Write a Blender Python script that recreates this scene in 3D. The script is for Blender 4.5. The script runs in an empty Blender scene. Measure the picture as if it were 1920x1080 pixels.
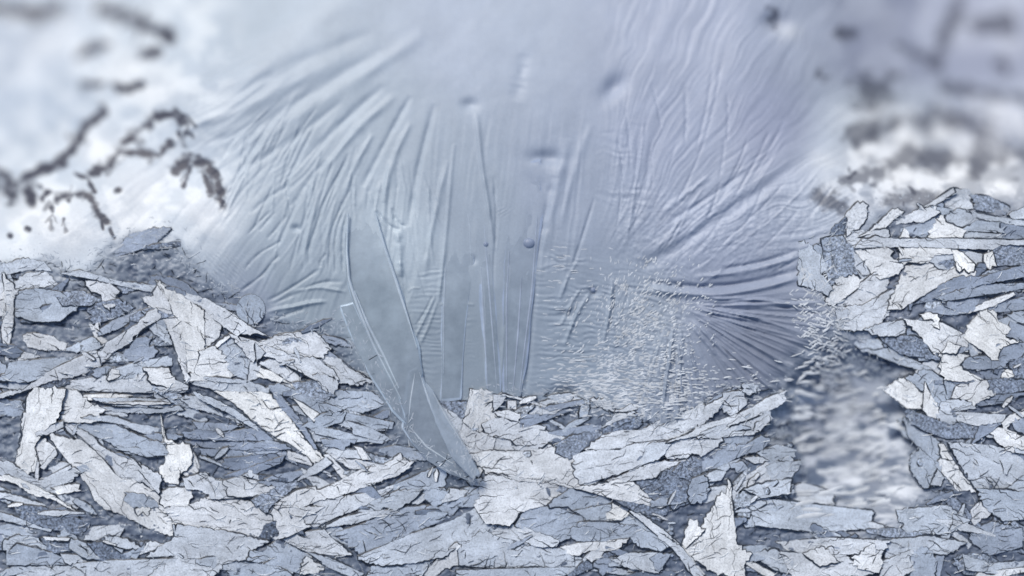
import bpy, math, random
import numpy as np
from mathutils import Vector
from mathutils.geometry import delaunay_2d_cdt

# ------------------------------------------------------------------ camera, sky, sun, exposure
S = 1e-4                    # one layout unit is a tenth of a millimetre
CAMZ = 3000.0               # camera height over the ice, layout units (0.30 m)
sc = bpy.context.scene
col = sc.collection
cam = bpy.data.cameras.new('camera'); cam_o = bpy.data.objects.new('camera', cam); col.objects.link(cam_o)
cam_o.location = (0, 0, CAMZ * S)
cam.sensor_width = 36; cam.lens = 36 * 0.30 / 0.192
cam.clip_start = 0.005; cam.clip_end = 50
cam.dof.use_dof = True; cam.dof.focus_distance = (CAMZ - 14) * S; cam.dof.aperture_fstop = 1.25
sc.camera = cam_o

SUN_EL, SUN_AZ = math.radians(44), math.radians(118)      # azimuth from +X, counter-clockwise: light comes from upper left
w = bpy.data.worlds.new('World'); sc.world = w; w.use_nodes = True
nt = w.node_tree; bg = nt.nodes['Background']
sky = nt.nodes.new('ShaderNodeTexSky'); sky.sky_type = 'NISHITA'; sky.sun_disc = False
sky.sun_elevation = SUN_EL; sky.sun_rotation = math.pi / 2 - SUN_AZ
sky.air_density = 1.0; sky.dust_density = 2.0; sky.ozone_density = 1.0
nt.links.new(sky.outputs[0], bg.inputs[0]); bg.inputs[1].default_value = 0.08
sl = bpy.data.lights.new('sun', 'SUN'); sl.energy = 2.0; sl.angle = math.radians(14); sl.color = (1.0, 0.955, 0.885)
so = bpy.data.objects.new('sun', sl); col.objects.link(so)
d = Vector((math.cos(SUN_EL) * math.cos(SUN_AZ), math.cos(SUN_EL) * math.sin(SUN_AZ), math.sin(SUN_EL)))
so.rotation_euler = d.to_track_quat('Z', 'Y').to_euler(); so.location = d * 2
sc.view_settings.view_transform = 'Standard'; sc.view_settings.look = 'None'
sc.view_settings.gamma = 1; sc.view_settings.exposure = 0.36; sc.view_settings.use_curve_mapping = False
sc.render.engine = 'CYCLES'; sc.cycles.use_denoising = True; sc.cycles.max_bounces = 5

rng = np.random.default_rng(7); random.seed(7)

# ------------------------------------------------------------------ helpers
LAT = np.random.default_rng(1).random((16, 256, 256)) * 2 - 1
def vn(x, y, s=0):
    x = np.asarray(x, float); y = np.asarray(y, float)
    xi = np.floor(x).astype(int); yi = np.floor(y).astype(int)
    fx = x - xi; fy = y - yi
    fx = fx * fx * (3 - 2 * fx); fy = fy * fy * (3 - 2 * fy)
    L = LAT[s % 16]; xi &= 255; yi &= 255; x1 = (xi + 1) & 255; y1 = (yi + 1) & 255
    return (L[xi, yi] * (1 - fx) + L[x1, yi] * fx) * (1 - fy) + (L[xi, y1] * (1 - fx) + L[x1, y1] * fx) * fy
def fbm(x, y, s=0, o=4):
    r = 0; a = 1
    for i in range(o):
        r = r + a * vn(x * 2 ** i + 17.3 * i, y * 2 ** i + 5.1 * i, s + i); a *= .5
    return r / 1.9
def ss(a, b, x):
    t = np.clip((x - a) / (b - a), 0, 1); return t * t * (3 - 2 * t)
def lin(c):
    c = np.asarray(c, float) / 255.
    return np.where(c <= .04045, c / 12.92, ((c + .055) / 1.055) ** 2.4)
def inside(poly, X, Y):
    r = np.zeros(X.shape, bool); n = len(poly)
    for i in range(n):
        x0, y0 = poly[i]; x1, y1 = poly[(i + 1) % n]
        if y0 == y1: continue
        c = ((y0 > Y) != (y1 > Y)) & (X < (x1 - x0) * (Y - y0) / (y1 - y0) + x0)
        r ^= c
    return r
def mesh_obj(name, verts, faces, mat, parent=None, loc=(0, 0, 0), smooth=True):
    me = bpy.data.meshes.new(name); me.from_pydata(verts, [], faces)
    me.materials.append(mat); me.polygons.foreach_set('use_smooth', [smooth] * len(me.polygons)); me.update()
    o = bpy.data.objects.new(name, me); col.objects.link(o); o.location = loc
    if parent: o.parent = parent
    return o
def tag(o, label, cat, group=None):
    o['label'] = label; o['category'] = cat
    if group: o['group'] = group

# ------------------------------------------------------------------ materials
def new_mat(name):
    m = bpy.data.materials.new(name); m.use_nodes = True
    n = m.node_tree; return m, n, n.nodes['Principled BSDF'], n.links
def noise(n, vec, scale, detail=3, rough=.6):
    t = n.nodes.new('ShaderNodeTexNoise'); t.inputs['Scale'].default_value = scale
    t.inputs['Detail'].default_value = detail; t.inputs['Roughness'].default_value = rough
    n.links.new(vec, t.inputs['Vector']); return t.outputs[0]
def ramp(n, src, p0, v0, p1, v1):
    r = n.nodes.new('ShaderNodeMapRange'); r.inputs[1].default_value = p0; r.inputs[2].default_value = p1
    r.inputs[3].default_value = v0; r.inputs[4].default_value = v1; n.links.new(src, r.inputs[0]); return r.outputs[0]
def mul(n, a, b):
    m = n.nodes.new('ShaderNodeMath'); m.operation = 'MULTIPLY'; n.links.new(a, m.inputs[0])
    if isinstance(b, float): m.inputs[1].default_value = b
    else: n.links.new(b, m.inputs[1])
    return m.outputs[0]
def scale_col(n, c, f):
    v = n.nodes.new('ShaderNodeVectorMath'); v.operation = 'SCALE'
    n.links.new(c, v.inputs[0]); n.links.new(f, v.inputs[3]); return v.outputs[0]
def bump(n, b, h, dist, strength=1.0):
    t = n.nodes.new('ShaderNodeBump'); t.inputs['Distance'].default_value = dist; t.inputs['Strength'].default_value = strength
    n.links.new(h, t.inputs['Height']); n.links.new(t.outputs[0], b.inputs['Normal'])

def plate_material(name, pebble):
    m, n, b, l = new_mat(name)
    geo = n.nodes.new('ShaderNodeNewGeometry').outputs['Position']
    oi = n.nodes.new('ShaderNodeObjectInfo')
    fine = noise(n, geo, 3600, 2, .7)
    mid = noise(n, geo, 420, 4, .65)
    if pebble:
        vo = n.nodes.new('ShaderNodeTexVoronoi'); vo.inputs['Scale'].default_value = 2900; l.new(geo, vo.inputs['Vector'])
        pn = noise(n, geo, 2100, 3, .75)
        f = mul(n, mul(n, ramp(n, vo.outputs['Distance'], .2, 1.2, .8, .7), ramp(n, pn, .38, .35, .6, 1.35)), ramp(n, mid, .3, .75, .7, 1.25))
        bump(n, b, pn, 2.2e-4)
    else:
        aa = n.nodes.new('ShaderNodeAttribute'); aa.attribute_name = 'along'
        mp = n.nodes.new('ShaderNodeMapping'); mp.inputs['Scale'].default_value = (150, 1500, 1); l.new(aa.outputs['Vector'], mp.inputs['Vector'])
        st = noise(n, mp.outputs[0], 1.0, 4, .6)
        big = noise(n, geo, 85, 2, .5)
        f = mul(n, mul(n, mul(n, ramp(n, big, .32, .8, .6, 1.07), ramp(n, fine, .3, .7, .56, 1.1)), ramp(n, mid, .3, .8, .7, 1.12)), ramp(n, st, .3, .88, .62, 1.07))
        bump(n, b, fine, 0.7e-4)
    l.new(scale_col(n, oi.outputs['Color'], f), b.inputs['Base Color'])
    b.inputs['Roughness'].default_value = .55; b.inputs['Specular IOR Level'].default_value = .35
    return m
M_PLATE = plate_material('frosted_plate', False)
M_PEB = plate_material('pebbled_plate', True)
M_RIM, n, b, l = new_mat('dark_gap_line')  # dark colour paints the gap shade along plate edges
g = n.nodes.new('ShaderNodeNewGeometry').outputs['Position']
c = n.nodes.new('ShaderNodeRGB'); c.outputs[0].default_value = (.018, .026, .04, 1)
l.new(scale_col(n, c.outputs[0], ramp(n, noise(n, g, 700, 3), .3, .5, .7, 2.2)), b.inputs['Base Color'])
b.inputs['Roughness'].default_value = .45

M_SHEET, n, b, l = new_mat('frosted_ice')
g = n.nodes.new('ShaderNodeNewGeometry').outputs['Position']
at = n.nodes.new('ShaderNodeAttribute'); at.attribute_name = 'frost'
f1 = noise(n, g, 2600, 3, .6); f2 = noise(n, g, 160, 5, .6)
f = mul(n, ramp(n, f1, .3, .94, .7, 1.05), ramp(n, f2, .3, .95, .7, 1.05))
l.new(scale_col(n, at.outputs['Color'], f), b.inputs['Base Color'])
bump(n, b, f1, 1.6e-5)
b.inputs['Roughness'].default_value = .5; b.inputs['Specular IOR Level'].default_value = .4

M_BLADE, n, b, l = new_mat('smooth_ice')
g = n.nodes.new('ShaderNodeNewGeometry').outputs['Position']
oi = n.nodes.new('ShaderNodeObjectInfo')
f2 = noise(n, g, 220, 5, .65)
l.new(scale_col(n, oi.outputs['Color'], ramp(n, f2, .3, .93, .7, 1.07)), b.inputs['Base Color'])
bump(n, b, noise(n, g, 2200, 2), 1.0e-5)
tr = n.nodes.new('ShaderNodeBsdfTransparent'); mx = n.nodes.new('ShaderNodeMixShader'); tr.inputs[0].default_value = (.93, .96, 1, 1)
l.new(ramp(n, f2, .35, .6, .65, .82), mx.inputs[0]); l.new(tr.outputs[0], mx.inputs[1]); l.new(b.outputs[0], mx.inputs[2]); l.new(mx.outputs[0], n.nodes['Material Output'].inputs['Surface'])
b.inputs['Roughness'].default_value = .42; b.inputs['Specular IOR Level'].default_value = .5

M_GRAIN, n, b, l = new_mat('white_rime')
g = n.nodes.new('ShaderNodeNewGeometry').outputs['Position']
c = n.nodes.new('ShaderNodeRGB'); c.outputs[0].default_value = (.64, .69, .75, 1)
l.new(scale_col(n, c.outputs[0], ramp(n, noise(n, g, 300, 3), .3, .75, .7, 1.15)), b.inputs['Base Color'])
b.inputs['Roughness'].default_value = .5

M_CRYS = M_BLADE.copy(); M_CRYS.name = 'growing_ice'; n = M_CRYS.node_tree
at = n.nodes.new('ShaderNodeAttribute'); at.attribute_name = 'frost'
for lk in list(n.links):
    if lk.from_node.type == 'OBJECT_INFO': t_ = lk.to_socket; n.links.remove(lk); n.links.new(at.outputs['Color'], t_)
def tone_col(t):
    pts = [(0.0, (74, 84, 100)), (.2, (116, 128, 147)), (.35, (158, 169, 187)), (.5, (188, 198, 211)),
           (.65, (208, 215, 224)), (.8, (230, 233, 237)), (1.0, (255, 255, 252))]
    for (a, ca), (bb, cb) in zip(pts, pts[1:]):
        if t <= bb:
            k = (t - a) / (bb - a); return lin(np.array(ca) * (1 - k) + np.array(cb) * k) * np.array([.955, .99, 1.03])
    return lin(pts[-1][1]) * np.array([.955, .99, 1.0])

# outlines of the smooth crystals in the middle (the sheet lies flat under them)
BL = [([(848, 280), (856, 268), (870, 330), (884, 410), (888, 500), (872, 600), (862, 745), (828, 748), (830, 560), (838, 400)], (156, 171, 189), 'upright clear ice band with a pointed tip behind the cream torn slab', .05),
      ([(900, 330), (912, 420), (922, 500), (930, 600), (938, 738), (914, 740), (906, 600), (900, 480)], (150, 165, 186), 'slim upright ice band between the pointed band and the wide band', .05),
      ([(968, 318), (1012, 300), (1014, 400), (1002, 520), (990, 640), (976, 742), (946, 742), (944, 620), (946, 500), (954, 410)], (143, 157, 180), 'wide upright ice band beside the rippled ice', .05),
      ([(640, 575), (662, 570), (700, 650), (745, 735), (762, 792), (738, 768), (690, 692), (664, 640)], (168, 184, 199), 'narrow ice strip along the left edge of the big smooth blade', .1),
      ([(646, 450), (652, 395), (680, 384), (702, 396), (722, 470), (746, 540), (766, 600), (784, 655), (792, 700), (782, 750), (762, 780), (745, 735), (700, 650), (662, 566), (650, 520)], (156, 172, 188), 'big smooth tapering grey ice blade rising from the heap', .07),
      ([(798, 715), (812, 730), (835, 775), (872, 832), (900, 884), (886, 893), (850, 856), (818, 790)], (170, 184, 200), 'thin clear facet beside the foot of the tapering blade', .08),
      ([(770, 697), (784, 690), (802, 750), (822, 800), (852, 852), (888, 890), (897, 906), (842, 886), (802, 862), (776, 832), (757, 800), (764, 745)], (164, 178, 194), 'short smooth ice blade crossing the foot of the big tapering blade', .10)]
RIDGE_HIGHLIGHTS = [('big', [(652, 400), (650, 470), (654, 525), (672, 580), (700, 648), (730, 705), (752, 748)]), ('big', [(664, 545), (690, 610), (722, 672), (748, 728)]), ('big', [(704, 400), (722, 466), (744, 532), (764, 594), (782, 652)]),  # pale lines that paint highlights along the crystal ridges
          ('short', [(778, 700), (770, 750), (766, 790)]), ('short', [(786, 698), (806, 755), (828, 805), (856, 852)]), ('short', [(768, 800), (800, 838), (850, 870)]), ('facet', [(812, 738), (838, 785), (870, 835)]),
          ('pointed tip', [(850, 280), (843, 380), (836, 480), (832, 580), (832, 700)]), ('pointed tip', [(868, 340), (880, 420), (884, 500)]), ('slim', [(906, 400), (914, 500), (922, 600), (932, 730)]), ('slim', [(902, 500), (907, 600), (915, 730)]),
          ('wide upright', [(1008, 400), (998, 540), (984, 650), (974, 735)]), ('wide upright', [(955, 470), (950, 560), (950, 650), (950, 735)]), ('wide upright', [(978, 520), (972, 620), (962, 735)])]
CRYSTALS = [b_[0] for b_ in BL]
# ------------------------------------------------------------------ the ice sheet
def base_z(x, y):
    f = 1 - np.clip(x, -400, 3000) / 640 - np.clip(y, -400, 3000) / 560
    z = -235 * ss(0, .95, f)
    z = z - 62 * np.clip((460 - y) / 460, 0, 1.6) ** 1.5
    z = z - 215 * ss(1380, 1900, x) * ss(400, 170, y)
    r = np.hypot((x - 1595) / 190., (y - 815) / 210.)
    z = z - 80 * ss(1.05, .1, r)
    z = z - 42 * np.exp(-(((x - 270) / 150.) ** 2 + ((y - 285) / 110.) ** 2))
    return z
HEAP = [(-200, 500), (0, 488), (90, 482), (150, 520), (200, 462), (260, 432), (330, 445), (395, 525), (470, 575), (560, 615), (650, 600),
        (665, 650), (750, 785), (775, 845), (890, 905), (865, 800), (880, 738), (1000, 742), (1080, 742), (1130, 765), (1250, 795), (1370, 722), (1480, 742),
        (1470, 800), (1500, 860), (1480, 930), (1510, 985), (1690, 985), (1725, 900), (1700, 790), (1660, 720), (1580, 640), (1545, 570), (1530, 470),
        (1560, 440), (1700, 385), (1800, 358), (1920, 388), (2150, 400), (2150, 1250), (-200, 1250)]
STEP = 2.0
gx = np.arange(-190, 2112, STEP); gy = np.arange(-140, 1222, STEP)
U, V = np.meshgrid(gx, gy, indexing='ij')
Z = base_z(U, V)
k = CAMZ / (CAMZ - Z); X = 960 + (U - 960) * k; Y = 540 + (V - 540) * k      # layout coordinates that follow the slope
heap = np.zeros(X.shape); hm = inside(HEAP, X + 14 * fbm(X / 30, Y / 30, 3), Y + 14 * fbm(X / 30, Y / 30, 5))
heap[hm] = 1
for _ in range(4):      # soft border
    p = np.pad(heap, 1, mode='edge'); heap = (p[2:, 1:-1] + p[:-2, 1:-1] + p[1:-1, 2:] + p[1:-1, :-2] + p[1:-1, 1:-1]) / 5
free = 1 - heap
h = 1.2 * fbm(X / 60, Y / 60, 1)

def curve(pts, wdt, amp, side=0.0):
    """ridge (amp>0) or groove (amp<0) along a polyline; ends taper"""
    global h
    P = np.array(pts, float)
    if len(P) > 2:                       # Chaikin smoothing
        for _ in range(2):
            Q = np.empty((2 * (len(P) - 1) + 2, 2)); Q[0] = P[0]; Q[-1] = P[-1]
            Q[1:-1:2] = P[:-1] * .75 + P[1:] * .25; Q[2:-1:2] = P[:-1] * .25 + P[1:] * .75; P = Q
    m = 4 * wdt + 6
    i0 = max(0, int((P[:, 0].min() - m - 60 - gx[0]) / STEP)); i1 = min(len(gx), int((P[:, 0].max() + m + 60 - gx[0]) / STEP))
    j0 = max(0, int((P[:, 1].min() - m - 60 - gy[0]) / STEP)); j1 = min(len(gy), int((P[:, 1].max() + m + 60 - gy[0]) / STEP))
    if i1 <= i0 or j1 <= j0: return
    x = X[i0:i1, j0:j1]; y = Y[i0:i1, j0:j1]
    best = np.full(x.shape, 1e9); tt = np.zeros(x.shape); sg = np.zeros(x.shape)
    L = np.concatenate([[0], np.cumsum(np.hypot(*np.diff(P, axis=0).T))])
    for a in range(len(P) - 1):
        dx, dy = P[a + 1] - P[a]; q = dx * dx + dy * dy
        if q == 0: continue
        t = np.clip(((x - P[a, 0]) * dx + (y - P[a, 1]) * dy) / q, 0, 1)
        ex = x - P[a, 0] - t * dx; ey = y - P[a, 1] - t * dy; dd = np.hypot(ex, ey)
        b_ = dd < best; best[b_] = dd[b_]; tt[b_] = ((L[a] + t * (L[a + 1] - L[a])) / L[-1])[b_]
        sg[b_] = np.sign(dx * ey - dy * ex)[b_]
    tap = np.clip(np.minimum(tt, 1 - tt) * 6, 0, 1) ** .6
    wv = wdt * (1 + .3 * vn(tt * 9, np.full(x.shape, P[0, 0] * .37), 2))
    h[i0:i1, j0:j1] += amp * tap * np.exp(-(best / wv) ** 2) * (1 + .35 * vn(tt * 14, np.full(x.shape, P[0, 1] * .31), 4))
    if side: h[i0:i1, j0:j1] += side * tap * sg * np.exp(-(best / (4 * wv)) ** 2) * (best / (2 * wv))

# feathered plume, rays spreading from above
R = np.hypot(X - 880, Y + 80); A = np.arctan2(Y + 80, 880 - X)
A = A + .07 * fbm(X / 320, Y / 320, 6) + .004 * fbm(X / 40, Y / 40, 7)
m_ul = ss(835, 760, X) * ss(220, 400, R) * ss(1.0, .4, R / 1100)
soft = fbm(A * 9, R / 500, 2, 2); med = 1 - 2 * np.abs(fbm(A * 26, R / 330, 4, 2)); fin = 1 - 2 * np.abs(fbm(A * 60, R / 120, 6, 2))
hair = 1 - 2 * np.abs(fbm(A * 105, R / 90, 9, 2))
h += m_ul * (3.2 * soft + 1.5 * med * ss(330, 520, R) + 1.15 * fin * ss(380, 560, R) + .55 * hair * ss(420, 560, R))
# veil of fine strokes on the right, spreading from the middle
R = np.hypot(X - 1090, Y - 580); A = np.arctan2(580 - Y, X - 1090)
A = A + .12 * fbm(X / 260, Y / 260, 8) + .006 * fbm(X / 30, Y / 30, 9)
m_ur = ss(1110, 1170, X) * ss(1660, 1560, X) * ss(500, 440, Y + (X - 1200) * .0)
m_ur = m_ur * ss(-.02, .12, A)
h += m_ur * (1.6 * fbm(A * 8, R / 400, 3, 2) + 1.1 * fbm(A * 46, R / 200, 5, 3) + 1.1 * (1 - 2 * np.abs(fbm(A * 95, R / 110, 7, 2))))
h += ss(1120, 1200, X) * ss(1640, 1500, X) * ss(540, 500, Y) * ss(300, 400, Y) * 1.5 * fbm(X / 7, Y / 7, 3, 2)
# upright hairlines between plume and veil
m_c = ss(770, 830, X) * ss(1140, 1080, X) * ss(170, 300, Y) * ss(560, 480, Y)
h += m_c * .8 * (1 - 2 * np.abs(fbm((X + (Y - 300) * .12) / 11 + .5 * fbm(X / 60, Y / 90, 2), Y / 240, 10, 2)))
# lower right fan of needles
R = np.hypot(X - 1262, Y - 566); A = np.arctan2(Y - 566, X - 1262)
m_f = ss(30, 90, R) * ss(-.22, -.02, A) * ss(2.1, 1.8, A) * ss(360, 300, R)
A2 = A + .03 * fbm(X / 60, Y / 60, 2)
h += m_f * (2.0 * (1 - 2 * np.abs(fbm(A2 * 13, R / 200, 1, 2))) + 1.9 * (1 - 2 * np.abs(fbm(A2 * 34, R / 110, 3, 2))) + 1.0 * (1 - 2 * np.abs(fbm(A2 * 70, R / 80, 6, 2))))
# rippled ice around the upright bands
def ripples(x0, x1, y0, y1, per, amp, tilt=0., sd=0, e=25):
    global h
    m = ss(x0 - e, x0 + e, X) * ss(x1 + e, x1 - e, X) * ss(y0 - e, y0 + e, Y) * ss(y1 + e, y1 - e, Y)
    m = m * ss(-.35, .25, fbm(X / 55, Y / 26, sd + 2))
    ph = (Y + tilt * X) / per + 1.1 * fbm(X / 34, Y / 30, sd, 3)
    h += m * amp * (1 - 2 * np.abs(((ph % 1) * 2 - 1))) * (.6 + .6 * vn(X / 17, Y / 8, sd + 5))
ripples(770, 880, 490, 735, 9.5, .8, .05, 1)
ripples(1005, 1110, 470, 745, 11, 1.3, -.05, 2, 35)
ripples(930, 1000, 390, 520, 8.5, .9, .9, 3, 12)
ripples(1230, 1500, 420, 510, 8, .7, -3.0, 6, 14)
ripples(1130, 1215, 240, 400, 17, 1.1, -.1, 12, 25)
ripples(385, 465, 475, 545, 9, 1.2, 3.5, 8, 10)
ripples(1100, 1290, 510, 770, 9, 1.2, -.25, 9, 45)
mm = ss(1110, 1160, X) * ss(1330, 1260, X) * ss(500, 540, Y) * ss(740, 650, Y)
h += mm * 1.7 * (1 - 2 * np.abs(fbm(X / 8, Y / 12, 11, 2)))
mm = ss(1120, 1140, X) * ss(1230, 1200, X) * ss(395, 430, Y)  * ss(250, 300, Y)
h += mm * 0

def tl(ox, oy, s, pts): return [(ox + a / s, oy + b_ / s) for a, b_ in pts]
T4 = lambda *p: tl(320, 300, 3.375, p)
for pts, w_, a_ in [
    (T4((1110, 0), (960, 280), (930, 400), (870, 560), (880, 660)), 2.6, -3.2), (T4((1130, 190), (1050, 360), (1010, 470), (1000, 700)), 2.2, -2.8),
    (T4((1105, 300), (1035, 470), (1045, 715)), 2.0, -2.8), (T4((1110, 350), (1082, 500), (1090, 700)), 2.4, -3), (T4((985, 590), (945, 640), (950, 680)), 2, -2.5),
    (T4((690, 600), (640, 650), (590, 720), (500, 790), (440, 830)), 2.2, -3), (T4((700, 510), (640, 545), (560, 590), (490, 660), (470, 700)), 2.2, -2.4),
    (T4((940, 690), (840, 760), (760, 810), (680, 860), (610, 890)), 2.4, -3), (T4((990, 895), (880, 905), (780, 930), (680, 945), (610, 965)), 3, 4),
    (T4((1110, 835), (1040, 822), (950, 805), (850, 815), (760, 850)), 3, 3), (T4((850, 940), (740, 975), (650, 1010), (540, 1050)), 2.6, -3),
    (T4((1100, 770), (950, 770), (820, 830), (640, 915)), 3, -2.4), (T4((560, 450), (600, 400), (660, 330)), 2.4, -2), (T4((490, 470), (560, 390), (640, 320)), 2.4, -2),
    (T4((610, 500), (690, 410), (730, 350)), 2.4, -2), (T4((500, 340), (600, 250), (760, 150)), 4, -2), (T4((760, 300), (880, 120), (980, 0)), 4, -2.2),
    ([(815, 195), (800, 250), (780, 330), (765, 425)], 5, -3.5), ([(852, 270), (844, 360), (834, 470), (822, 570)], 3.5, 4.5), ([(893, 212), (903, 310), (918, 400), (926, 470)], 4, 4),
    ([(926, 330), (932, 420), (925, 500), (926, 540)], 2, -2.5), ([(870, 540), (866, 640), (860, 740)], 5, -3), ([(905, 500), (912, 600), (914, 735)], 4, 3.5),
    ([(958, 470), (948, 600), (938, 735)], 4, 3), ([(990, 500), (978, 600), (968, 740)], 3, 3), ([(975, 540), (966, 640), (955, 740)], 3, -3), ([(1005, 520), (996, 640), (985, 740)], 4, -3),
    ([(1040, 330), (1020, 420), (1000, 500)], 8, -3), ([(1110, 230), (1075, 320), (1050, 430)], 7, 2), ([(1115, 370), (1090, 450), (1060, 540)], 2.4, -2.6),
    ([(1080, 490), (1065, 520), (1050, 560)], 3, 3.5), ([(1110, 545), (1085, 580), (1068, 620), (1058, 650)], 3, 4), ([(1090, 540), (1070, 570), (1052, 610)], 2, 3),
    ([(1148, 525), (1144, 570), (1138, 610), (1132, 640)], 2.2, 4), ([(1155, 530), (1150, 575), (1142, 620)], 1.8, -4), ([(985, 100), (975, 150), (965, 190)], 11, -2),
    ([(1195, 505), (1280, 457), (1380, 387), (1460, 330), (1535, 283)], 11, -4.5), ([(1185, 490), (1280, 438), (1380, 370), (1480, 300)], 13, 2.2),
    ([(1250, 420), (1330, 370), (1400, 320)], 4, -3), ([(1240, 400), (1330, 330)], 5, 3),
    ([(1205, 540), (1320, 556), (1420, 543), (1500, 520)], 5, 7), ([(1210, 528), (1320, 540), (1420, 528), (1500, 505)], 5, -6), ([(1300, 520), (1400, 510), (1500, 480)], 5, 4),
    ([(1350, 505), (1430, 492), (1500, 468)], 4, -4), ([(1320, 560), (1420, 560), (1500, 575)], 3.2, 5), ([(1300, 575), (1400, 590), (1510, 628)], 3, 4), ([(1290, 580), (1380, 625), (1480, 690)], 3, 4),
    ([(1283, 600), (1340, 660), (1420, 740)], 2.6, 3.5), ([(1285, 650), (1300, 700), (1310, 745)], 4, 3), ([(1300, 640), (1330, 700), (1345, 740)], 4, 3),
    
    
    ([(745, 430), (750, 480), (752, 520)], 6, 5), ([(775, 640), (800, 590), (815, 555)], 2.2, 3), ([(780, 610), (800, 580), (813, 552)], 1.6, -2.5), ([(822, 572), (850, 566), (890, 572)], 2, 2),
    ([(765, 548), (772, 540), (790, 540)], 1.6, 1.5), ([(785, 650), (805, 610), (820, 565)], 2.4, 2.5),
    ([(300, 445), (308, 490), (312, 530)], 3, 3), ([(215, 500), (280, 465), (330, 450)], 3, 3), ([(200, 480), (260, 440), (300, 430)], 3, 2.5)]:
    curve(pts, w_, a_)
for pts, w_, a_ in [([(330, 240), (450, 212), (560, 150), (650, 105)], 12, 2.4), ([(360, 275), (470, 245), (590, 170), (720, 90)], 10, -2), ([(480, 265), (590, 200), (700, 130), (800, 60)], 13, 2.4), ([(350, 190), (470, 165), (570, 110), (700, 60)], 12, -2),
                    ([(430, 330), (540, 270), (640, 190)], 7, -2.2), ([(560, 310), (640, 230), (720, 160)], 7, -3), ([(600, 330), (670, 240), (740, 180)], 6, 3), ([(680, 350), (720, 270), (770, 180)], 5, -3), ([(720, 380), (735, 300), (770, 230)], 5, 3),
                    ([(705, 395), (730, 425), (750, 432)], 3, -3), ([(735, 390), (745, 420), (762, 425)], 3, -3), ([(640, 380), (660, 320), (700, 250)], 4, 3), ([(840, 300), (815, 400), (795, 520)], 5, 2.5), ([(1000, 380), (985, 440), (960, 500)], 8, -2.5), ([(1065, 260), (1040, 360), (1020, 470)], 9, 3)]:
    curve(pts, w_, a_)
for i in range(46):         # rays of the needle fan
    a = random.uniform(-.12, 1.75); r0 = random.uniform(35, 110); r1 = r0 + random.uniform(80, 220)
    curve([(1268 + math.cos(a) * q, 572 + math.sin(a) * q) for q in np.linspace(r0, min(330, r1), 3)], random.uniform(1.5, 2.6), random.uniform(2.0, 3.8))
for i in range(130):        # thin pleats of the plume and of the veil
    if i < 84:
        a = random.uniform(.62, 1.42); r0 = random.uniform(400, 560); r1 = r0 + random.uniform(50, 150); cv_ = random.uniform(.01, .035)
        p = [(880 - math.cos(a + cv_ * q) * r, -80 + math.sin(a + cv_ * q) * r) for q, r in enumerate(np.linspace(r0, r1, 4))]
    else:
        a = random.uniform(.12, 1.25); r0 = random.uniform(150, 420); r1 = r0 + random.uniform(60, 170)
        p = [(1090 + math.cos(a + .04 * q) * r, 580 - math.sin(a + .04 * q) * r) for q, r in enumerate(np.linspace(r0, r1, 4))]
    curve(p, random.uniform(1.8, 3.0), random.choice((-1, -1, 1)) * random.uniform(.8, 1.9))
def dimple(x, y, rx, ry, dep, rot=0.):
    global h
    c_, s_ = math.cos(rot), math.sin(rot); dx = X - x; dy = Y - y
    a = (dx * c_ + dy * s_) / rx; b_ = (-dx * s_ + dy * c_) / ry
    h = h - dep * np.exp(-(a * a + b_ * b_))
for q in [(883, 487, 8, 7, 9), (966, 489, 8, 7, 8), (1025, 296, 30, 13, 9), (1000, 340, 22, 11, 6, .7), (880, 196, 14, 10, 6), (1112, 548, 8, 7, 8),
          (1455, 42, 26, 18, 12), (1150, 165, 26, 16, 12, -.8), (1060, 738, 26, 14, 10), (1060, 590, 16, 7, 5), (690, 455, 5, 4, 0), (555, 428, 8, 6, 6), (912, 617, 4, 4, 4)]:
    dimple(*q)
# bare wet gaps in the crust (upper corners)
gap = np.zeros(X.shape)
def gapline(pts, wd, st=1.0, lump=.5):
    global gap
    P = np.array(pts, float); mg = 3 * wd + 50
    ii = np.searchsorted(gx, [P[:, 0].min() - mg, P[:, 0].max() + mg]); jj = np.searchsorted(gy, [P[:, 1].min() - mg, P[:, 1].max() + mg])
    sl_ = (slice(*ii), slice(*jj)); x, y = X[sl_], Y[sl_]; best = np.full(x.shape, 1e9)
    for a in range(max(1, len(P) - 1)):
        p0 = P[a]; p1 = P[min(a + 1, len(P) - 1)]; dx, dy = p1 - p0; q = dx * dx + dy * dy + 1e-6
        t = np.clip(((x - p0[0]) * dx + (y - p0[1]) * dy) / q, 0, 1)
        best = np.minimum(best, np.hypot(x - p0[0] - t * dx, y - p0[1] - t * dy))
    e = best + wd * (1.25 * fbm(x / 15, y / 12, 3, 4) + lump * fbm(x / 34, y / 34, 6, 2))
    gap[sl_] = np.maximum(gap[sl_], st * ss(wd * 1.65, wd * .2, e))
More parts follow.
